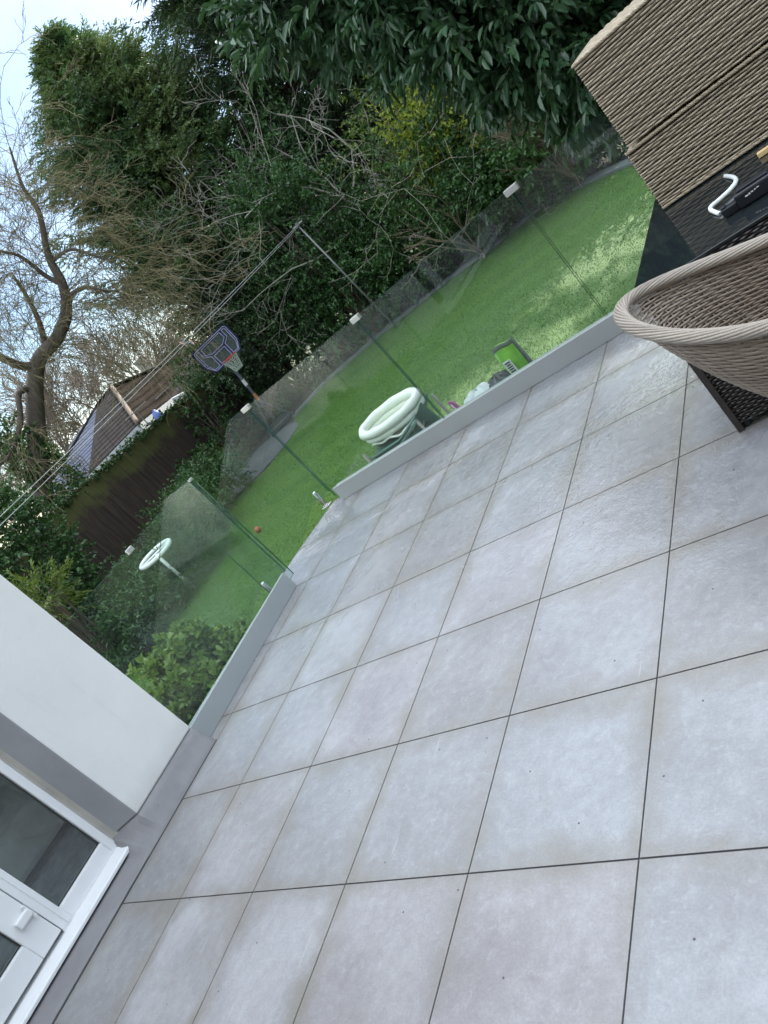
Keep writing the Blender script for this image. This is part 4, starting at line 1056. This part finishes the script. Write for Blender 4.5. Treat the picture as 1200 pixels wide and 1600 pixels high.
# chimney/house behind
nb2 = thing('brick_house', 'red brick house gable with white trim and pale chimney behind the brown roof', 'house', atd(265, 560, 45))
a, b, c, d = rp(235, 578, 44), rp(262, 590, 44), rp(300, 560, 44), rp(276, 520, 44)
g = MB(); g.prism([a, rp(240, 560, 44), rp(268, 530, 44), rp(300, 545, 44), c, (c[0], c[1], LZ), (a[0], a[1], LZ)], (-4, 5, 0)); g.build('wall', 'brick_red', nb2)
g = MB(); g.tube([rp(233, 575, 43.6), rp(279, 527, 43.6)], .16, 6); g.tube([rp(279, 527, 43.6), rp(300, 540, 43.6)], .14, 6); g.build('bargeboard', 'fascia', nb2)
g = MB(); g.prism([rp(250, 572, 43.8), rp(262, 560, 43.8), rp(270, 568, 43.8), rp(258, 580, 43.8)], (.02, -.05, 0)); wd = g.build('window', 'fascia', nb2)
g = MB(); g.prism([rp(252.5, 572, 43.7), rp(262, 562.5, 43.7), rp(267.5, 568, 43.7), rp(258, 577, 43.7)], (.02, -.05, 0)); g.build('pane', 'dark_pane', wd)
ca, cb = rp(239, 582, 42.5), rp(216, 561, 42.5); g = MB()
vx = unit(np.array([.75, .66, 0])) * .34; vy = unit(np.array([-.66, .75, 0])) * .34
g.obox(((ca[0] + cb[0]) / 2, (ca[1] + cb[1]) / 2, (cb[2] - 2.5)), vx, vy, (0, 0, 2.5)); g.build('chimney', 'cream_render', nb2)
# house behind the trees
nb3 = thing('tiled_house', 'house with grey tiled roof half hidden behind the bare grey twigs', 'house', atd(600, 300, 30))
r1, r2, r3, r4 = rp(500, 190, 34), rp(690, 60, 34), rp(735, 200, 29), rp(590, 330, 29)
roofpoly('roof', [r1, r2, r3, r4], 'roof_far', nb3)
g = MB(); g.prism([r4 - [0, 0, .02], r3 - [0, 0, .02], r3 - [0, 0, .35], r4 - [0, 0, .35]], (.05, -.15, 0)); g.build('fascia', 'fascia', nb3)
g = MB(); g.prism([r4 + [0, .5, -.2], r3 + [0, .5, -.2], (r3[0], r3[1] + .5, LZ), (r4[0], r4[1] + .5, LZ)], (0, .3, 0)); g.build('wall', 'white_render', nb3)

# ============================================================ TREES
def conifer(name, label, base, H, prof, mat, seed, K=330, per=34, sp=8, ll=.20, lw=.05, trunk=.25, zlow=.3, tl=.42):
    rg = np.random.default_rng(seed); r = thing(name, label, 'tree', base, None)
    base = np.array(base, float)
    g = MB(); g.tube([base + [0, 0, H * q] for q in (0, .3, .6, .97)], [trunk, trunk * .75, trunk * .45, .03], 9)
    hs = zlow + (H - zlow) * rg.uniform(0, 1, K) ** .9
    Ps, Ds = [], []
    for h_ in hs:
        az_ = rg.uniform(0, 2 * PI); R0 = prof(h_ / H) * rg.choice([rg.uniform(.62, 1.05), rg.uniform(1.0, 1.42)], p=[.82, .18]) * (1 + .12 * math.sin(az_ * 3 + h_))
        d = np.array([math.cos(az_), math.sin(az_), 0]); q = np.linspace(0, 1, 9)
        pts = base + np.array([0, 0, h_]) + q[:, None] * d * R0 + np.array([0, 0, 1.]) * (.22 * R0 * q - .12 * R0 * np.sin(q * PI))[:, None]
        g.tube(pts, np.linspace(max(.018, .03 * R0 / 2), .006, 9), 4, caps=False)
        t = rg.uniform(.30, 1, per) ** .8; i = np.clip((t * 8).astype(int), 0, 7); fr = (t * 8 - i)[:, None]
        p = pts[i] * (1 - fr) + pts[i + 1] * fr
        side = np.cross(d, [0, 0, 1.]); off = rg.normal(size=(per, 1)) * .14 * R0 * (1.15 - t[:, None])
        p = p + side * off + rg.normal(size=(per, 3)) * .07
        dd = d + side * np.sign(off) * .55 + np.array([0, 0, .10]) + rg.normal(size=(per, 3)) * .25
        Ps.append(p); Ds.append(dd)
    g.build('trunk', 'bark_dark', r)
    v, f, rn = twigs(np.concatenate(Ps), np.concatenate(Ds), sp, tl, ll, lw, rg, ang=.8, droop=.20, kind='kite')
    nmesh('crown', v, f, mat, r, rn)
    return r
def egg(R, peak=.35, top=.55):
    def f(h): return R * (min(1, (.35 + h / peak * .65)) if h < peak else max(.05, (1 - ((h - peak) / (1 - peak)) ** 2.2)) ** top)
    return f
def base(az, D): p = azel(az, 0, D); p[2] = LZ; return p
conifer('conifer_tree', 'large feathery dark green conifer rising against the sky behind the hoop', base(-37.0, 24.5), 11.2, egg(3.25, .38, 1.05), 'conifer_leaf', 11, K=1000, per=36, sp=16, zlow=.8, ll=.12, lw=.034, tl=.46)
conifer('conifer_tree', 'tall dark conifer behind the grey bare twigs at the top of the picture', base(-26.0, 24), 14.0, egg(2.4, .4, .8), 'conifer_dark_leaf', 12, K=520, per=30, sp=10, ll=.26, lw=.04, zlow=3.0)
conifer('conifer_tree', 'conifer behind the overhanging laurel leaves', base(-19.5, 25), 8.5, egg(2.6, .4), 'conifer_dark_leaf', 13, K=260, per=24, sp=7, ll=.30, lw=.08, zlow=2.5)
conifer('conifer_tree', 'dark conifer far behind the leaves nearest the rattan seat', base(-9.4, 25), 22.0, egg(4.5, .6, .7), 'conifer_dark_leaf', 14, K=460, per=26, sp=7, ll=.36, lw=.13, zlow=10.5)  # tree added out of view, crown raised to block sun from the terrace
conifer('conifer_tree', 'conifer standing out beyond the right edge of the picture', base(-1.0, 26), 22.0, egg(4.4, .6, .7), 'conifer_dark_leaf', 15, K=420, per=24, sp=7, ll=.36, lw=.13, zlow=10.5)  # another added sun blocker, outside the view

def shrub(name, label, cat, c, r, mat, seed, K=60, per=8, n=8, tl=.25, ll=.07, lw=.035, stem=True, droop=.15, bark='bark_dark', cs=.16, inner=.5, group=None, zmin=LZ + .03, ang=1.25, lump=.2, up=.6, part='foliage'):
    rg = np.random.default_rng(seed); root = thing(name, label, cat, (c[0], c[1], LZ), group)
    p, d = clumps(c, r, K, per, rg, inner, cs, lump, zmin)
    v, f, rn = twigs(p, d, n, tl, ll, lw, rg, ang, droop, up=up)
    if stem:
        g = MB(); b0 = np.array([c[0], c[1], LZ - .02])
        for i in rg.integers(0, len(p), 26):
            e = p[i]; m_ = b0 * .5 + e * .5 + rg.normal(size=3) * .08 * np.array(r); m_[2] = max(m_[2], LZ + .1); g.tube(np.array([b0, m_, e]), [.05, .025, .008], 5, caps=False)
        g.build('stem', bark, root)
    nmesh(part, v, f, mat, root, rn); return root
# laurel tree overhanging: built as limbs with big leaves
rg = np.random.default_rng(21)
lb_ = np.array([4.2, 7.6, LZ])
laurel = thing('laurel_tree', 'large glossy-leaved laurel tree hanging over the top of the picture', 'tree', lb_)
g = MB(); tips = []
Ps, Ds = [], []
def mass(c, r, K, per, cs=.2, inner=.2):
    p, d = clumps(c, r, K, per, rg, inner, cs, .15); Ps.append(p); Ds.append(d)
for (u, v, D, rr, K) in [(430, -45, 6.8, .36, 26), (500, -48, 6.5, .45, 40), (590, -42, 6.4, .46, 46), (680, -28, 6.3, .46, 50), (750, -4, 6.2, .44, 50), (825, 22, 6.2, .44, 52), (895, 48, 6.2, .42, 46),
                         (850, -80, 6.4, .7, 60), (700, -130, 6.6, .8, 60), (560, -140, 6.8, .7, 36), (930, 105, 6.5, .34, 30), (1000, 20, 6.2, .6, 50)]:
    mass(atd(u, v, D), (rr, rr, rr * .62), K, 6)
# unseen upper and right parts of the crown
for c, r, K in [((2.9, 6.0, 4.6), (1.5, 1.3, 1.1), 130), ((4.2, 6.8, 4.0), (1.3, 1.5, 1.8), 130), ((4.6, 6.8, 2.2), (1.0, 1.2, 1.4), 70)]:
    mass(c, r, K, 5)
P_, D_ = np.concatenate(Ps), np.concatenate(Ds)
v, f, rn = twigs(P_, D_ + [0, 0, -.15], 10, .30, .108, .040, rg, ang=.95, droop=.30, up=1.0)
nmesh('crown', v, f, 'laurel_leaf', laurel, rn)
g.tube(smooth_path([lb_, lb_ + [-.1, 0, 1.6], lb_ + [-.4, -.3, 3.2], lb_ + [-1.2, -.9, 5.2]]), np.linspace(.17, .07, 40), 10)
for i in rg.integers(0, len(P_), 110):
    e = P_[i]; s_ = lb_ + np.array([-.35, -.3, rg.uniform(2.4, 4.6)]); m_ = s_ * .45 + e * .55 + [0, 0, .35]
    g.tube(smooth_path([s_, m_, e], 10), np.linspace(.035, .008, 10), 5, caps=False)
g.build('trunk', 'bark_dark', laurel)

# bush just outside the short glass
c = onx(275, 1050, -.95)
shrub('laurel_bush', 'rounded light green laurel bush below the short glass panels beside the wall', 'bush', (-1.02, 1.72, -.38), (.56, .52, .69), 'bush_leaf', 31, K=420, per=9, n=8, tl=.06, ll=.066, lw=.040, cs=.07, inner=.72, droop=-.1, up=.8, lump=.05)
# ivy mass at left
shrub('ivy_bush', 'dark ivy-covered bush in front of the left end of the fence', 'bush', azel(-63.6, -1.2, 15.6), (1.05, 1.05, 1.6), 'ivy_leaf', 32, K=230, per=9, n=9, tl=.28, ll=.075, lw=.06, inner=.7, cs=.10)
shrub('ivy_bush', 'lower dark ivy bush beneath the fence end and above the white wall', 'bush', azel(-65.0, -7.0, 14.8), (.9, .9, .9), 'ivy_leaf', 33, K=120, per=9, n=9, tl=.28, ll=.08, lw=.06, inner=.7, cs=.12)
shrub('fern_shrub', 'lighter green feathery shrub in front of the dark ivy at far left', 'shrub', atd(65, 945, 13.0), (.55, .45, .34), 'shrub_leaf', 34, ang=.8, K=26, per=6, n=16, tl=.40, ll=.10, lw=.022, inner=.2, cs=.25)
# climbing plants on fence
for k, (y, z, rr, lab) in enumerate([(13.2, .35, (.35, .8, .9), 'dark climber hanging on the fence behind the hoop'), (11.8, -.3, (.4, .5, .5), 'small dark climber low on the fence above the paved circle')]):
    shrub('climber', lab, 'climber', (fx + .35, y, z), rr, 'ivy_leaf', 40 + k, K=20, per=7, n=8, tl=.2, ll=.08, lw=.06)
rg = np.random.default_rng(50)
yy = rg.uniform(4.5, 14.6, 520); P_ = np.stack([np.full(520, fx) + rg.normal(size=520) * .07, yy, np.array([ftop(a) for a in yy]) + .02 + rg.normal(size=520) * .035 * (1 + np.sin(yy * 2.3))], 1)
v, f, rn = twigs(P_, np.tile([.4, 0, .1], (520, 1)) + rg.normal(size=(520, 3)) * .6, 6, .09, .07, .05, rg, droop=.3)
ivt = thing('ivy', 'ivy trailing along the mossy top of the dark fence', 'ivy', (fx, 9.5, 1.3)); nmesh('foliage', v, f, 'ivy_leaf', ivt, rn)
# low planting by the circle
shrub('low_hedge', 'low olive planting beyond the grey paved circle', 'plants', (-10.9, 11.8, -.75), (.5, 2.1, .42), 'dry_leaf', 42, K=130, per=8, n=7, tl=.2, ll=.07, lw=.03, inner=.3, cs=.12, stem=False)
shrub('low_hedge', 'dark clipped planting beside the white ring seat', 'plants', azel(-53.3, -7.6, 15.2), (.7, .8, .55), 'hedge_leaf', 43, K=110, per=8, n=7, tl=.2, ll=.06, lw=.03, inner=.4, cs=.12, stem=False)
shrub('low_hedge', 'dark grassy planting along the left lawn edge before the stake lights', 'plants', azel(-55.5, -9.8, 13.6), (.6, .7, .35), 'hedge_leaf', 44, ang=.7, K=80, per=8, n=7, tl=.25, ll=.09, lw=.02, inner=.4, cs=.14, stem=False)
for k, (az, el, D, lab) in enumerate([(-61.5, -9.6, 13.2, 'dark low plants at the corner of the lawn beside the white wall'), (-58.6, -8.2, 14.6, 'dark low plants against the fence left of the white ring seat'), (-50.5, -6.8, 17.0, 'dark low plants between the ring seat and the paved circle')]):
    shrub('low_hedge', lab, 'plants', azel(az, el, D), (.8, .9, .42), 'ivy_leaf', 140 + k, K=110, per=8, n=7, tl=.22, ll=.08, lw=.04, inner=.4, cs=.13, stem=False)
# back boundary shrubs
SH = [(-44.0, -3.2, 22.5, (1.3, 1.2, 1.9), 'ivy_leaf', 'dark ivy thicket in the corner right behind the hoop'),
      (-40.2, -2.6, 22.0, (1.6, 1.3, 2.2), 'conifer_dark_leaf', 'dark thicket under the big conifer'),
      (-36.0, -2.0, 21.0, (1.5, 1.2, 2.2), 'ivy_leaf', 'ivy-covered mass between the conifer and the washing line post'),
      (-33.2, 1.0, 20.0, (1.2, 1.0, 2.2), 'ivy_leaf', 'tall ivy-clad shrub just behind the top of the washing line post'),
      (-31.0, -3.4, 20.0, (1.5, 1.2, 1.7), 'ivy_leaf', 'green ivy bush to the right of the washing line post'),
      (-27.2, -4.4, 19.5, (1.5, 1.2, 1.3), 'hedge_leaf', 'mid green bush behind the pruned stems'),
      (-22.5, -3.1, 18.0, (1.3, 1.2, 1.4), 'hedge_leaf', 'dense green evergreen bush right of the pruned stems'),
      (-19.3, -4.0, 17.5, (1.2, 1.2, 1.2), 'ivy_leaf', 'dark bush behind the brown twiggy shrub'),
      (-15.5, -4.2, 16.5, (1.3, 1.2, 1.2), 'hedge_leaf', 'dark green bush below the laurel at the right'),
      (-10.5, -4.0, 16.0, (1.6, 1.4, 1.6), 'ivy_leaf', 'dark bush hidden mostly by the rattan seat')]
for k, (az, el, D, r_, mt, lab) in enumerate(SH):
    shrub('evergreen_shrub', lab, 'shrub', azel(az, el, D), r_, mt, 60 + k, K=150, per=9, n=8, tl=.34, ll=.095, lw=.06, inner=.45, cs=.13, group='evergreen shrubs along the back boundary')
shrub('golden_shrub', 'sunlit yellow-green shrub in the gap below the laurel leaves', 'shrub', azel(-20.0, .6, 17.5), (1.2, 1.0, 1.3), 'yellow_leaf', 75, K=140, per=7, n=8, tl=.3, ll=.09, lw=.05, inner=.2, cs=.16, bark='bark_dark')
shrub('golden_shrub', 'pale green loose shrub in front of the tiled roof', 'shrub', azel(-23.8, 1.6, 19.0), (1.2, 1.0, 1.3), 'shrub_leaf', 76, K=60, per=7, n=8, tl=.3, ll=.09, lw=.045, inner=.2, cs=.18)
shrub('ivy_tree', 'ivy-clad trunk mass rising behind the washing line post', 'tree', azel(-30.5, 2.5, 22.0), (1.5, 1.2, 2.6), 'ivy_leaf', 77, K=130, per=8, n=8, tl=.34, ll=.10, lw=.07, inner=.3, cs=.13)
# far tree line
rg = np.random.default_rng(90); Ps, Ds = [], []
for az in np.arange(-36, 8, 3.2):
    p, d = clumps(azel(az, rg.uniform(-1.5, .5), 42), (3.0, 2.0, 3.2), 60, 8, rg, .5, .14); Ps.append(p); Ds.append(d)
v, f, rn = twigs(np.concatenate(Ps), np.concatenate(Ds), 7, .8, .35, .22, rg)
tag(nmesh('woodland', v, f, 'hedge_leaf', None, rn), 'far-off mass of trees closing the view behind the back boundary', 'trees', kind='stuff')

# ---- bare trees
def baretree(name, label, bs, seed, mat, L, r, depth, n0=6, dir0=(0, 0, 1), **kw):
    rg = np.random.default_rng(seed); root = thing(name, label, 'tree', bs); g = MB(); g2 = MB()
    bs = np.array(bs, float); d = unit(np.array(dir0, float)); top = bs + d * L * .55
    g.tube(smooth_path([bs, bs + d * L * .3 + rg.normal(size=3) * .05, top], 10), np.linspace(r, r * .75, 10), 8, caps=False)
    g.build('trunk', mat, root, smooth=True)
    for k in range(n0):
        a = 2 * PI * k / n0 + rg.uniform(-.4, .4); sp_ = kw.get('open', .6) * rg.uniform(.5, 1.2)
        nd = d * math.cos(sp_) + np.array([math.cos(a), math.sin(a), 0]) * math.sin(sp_)
        kk = {k_: v_ for k_, v_ in kw.items() if k_ not in ('open', 'bl')}
        grow(g2, bs + (top - bs) * rg.uniform(.5, 1), nd, kw.get('bl', L * .6), r * .55, depth, rg, **kk)
    g2.build('branches', mat, root); return root
# grey contorted twigs in front of the conifers
baretree('contorted_tree', 'pale grey bare tree with twisted twigs in front of the dark conifers', base(-29.0, 20.0), 101, 'bark_grey', 5.2, .05, 4, 7, open=.85, wig=.42, nch=(2, 4), up=.08, ratio=.68, spread=.85, rmin=.0042)
baretree('twiggy_shrub', 'brown leafless twiggy shrub under the laurel at the right', base(-16.6, 16.0), 103, 'bark_brown', .7, .025, 3, 18, bl=1.25, open=.55, wig=.13, nch=(3, 5), up=.02, ratio=.62, spread=.45, rmin=.0025)
baretree('pruned_shrub', 'cut-back shrub with thick bare stems behind the middle glass panel', base(-24.4, 17.3), 104, 'bark_brown', .5, .035, 2, 9, bl=1.3, open=.75, wig=.14, nch=(2, 3), up=.02, ratio=.6, spread=.5, rmin=.007)
# big tree at left with traced limbs
def traced(root, lines, mat, seed, twn, twL, twr, depth, up, wig=.2, spread=.7, part='branches', nch=(2, 4)):
    rg = np.random.default_rng(seed); g = MB(); g2 = MB()
    for pts, r0, r1 in lines:
        P_ = smooth_path([atd(u, v, D) for u, v, D in pts], 9 * len(pts)); n_ = len(P_)
        g.tube(P_, np.linspace(r0, r1, n_), 9, caps=True)
        for k in range(int(twn * len(pts))):
            i = rg.integers(n_ // 4 if r0 > .12 else 1, n_ - 1); d = unit(P_[i + 1 if i + 1 < n_ else i] - P_[i - 1]); ax = unit(np.cross(d, rg.normal(size=3)))
            a = spread * rg.uniform(.6, 1.5); grow(g2, P_[i], d * math.cos(a) + ax * math.sin(a), twL * rg.uniform(.6, 1.4), twr * rg.uniform(.6, 1.1), depth, rg, wig=wig, up=up, nch=nch, rmin=.005, spread=.6)
    g.build('trunk', mat[0], root, smooth=True); g2.build(part, mat[1], root)
bt = thing('bare_tree', 'large bare tree with thick curving trunk and ivy at its foot on the left', 'tree', base(-57.2, 19.8))
pb0 = azel(-57.3, 0, 19.8); pb0[2] = LZ
L1 = [((70, 800, 19.8), (62, 720, 19.8), (56, 650, 19.8), (55, 600, 19.8), (62, 560, 19.7), (88, 530, 19.6), (104, 490, 19.5), (98, 445, 19.4), (80, 410, 19.4), (72, 385, 19.3)), .25, .07]
L2 = [((62, 570, 19.8), (35, 572, 19.6), (0, 558, 19.3), (-40, 540, 19.0)), .12, .07]
L3 = [((58, 605, 19.8), (30, 615, 19.6), (32, 660, 19.4), (15, 712, 19.2), (-20, 735, 19.0)), .08, .04]
L4 = [((72, 385, 19.3), (60, 330, 19.2), (35, 290, 19.1), (15, 230, 19.0)), .08, .02]
L5 = [((98, 445, 19.4), (70, 430, 19.4), (30, 400, 19.2), (-20, 390, 19.0)), .07, .02]
L6 = [((100, 470, 19.4), (130, 450, 19.2), (175, 455, 19.0), (225, 440, 18.8)), .06, .015]
L7 = [((72, 545, 19.8), (60, 500, 19.7), (40, 460, 19.6), (20, 430, 19.5)), .08, .03]
L8 = [((80, 410, 19.4), (110, 390, 19.2), (150, 400, 19.0), (200, 420, 18.8)), .05, .012]
traced(bt, [L1, L2, L3, L4, L5, L6, L7, L8], ('bark_dark', 'twig_olive'), 111, 6.5, 1.5, .009, 3, -.09, wig=.15, nch=(2, 4))
p_, d_ = clumps(azel(-57.3, 1.6, 19.7), (.42, .42, 1.9), 110, 8, np.random.default_rng(5), .75, .14)
v, f, rn = twigs(p_, d_, 7, .18, .08, .065, np.random.default_rng(6)); nmesh('ivy', v, f, 'ivy_leaf', bt, rn)
# far bare trees behind neighbour roof
for k, (az, D, H, lab) in enumerate([(-56.5, 42, 5.2, 'distant bare tree just right of the big trunk'), (-52.5, 44, 5.6, 'distant bare tree above the peak of the brown roof'), (-48.5, 43, 5.0, 'distant bare tree above the pale chimney'), (-60.5, 40, 4.8, 'distant bare tree at the left edge of the picture')]):
    baretree('distant_tree', lab, base(az, D), 120 + k, 'twig_far', H, .13, 4, 7, open=.7, wig=.14, nch=(3, 5), up=.05, ratio=.68, spread=.55, rmin=.014).__setitem__('group', 'bare trees behind the neighbouring house')
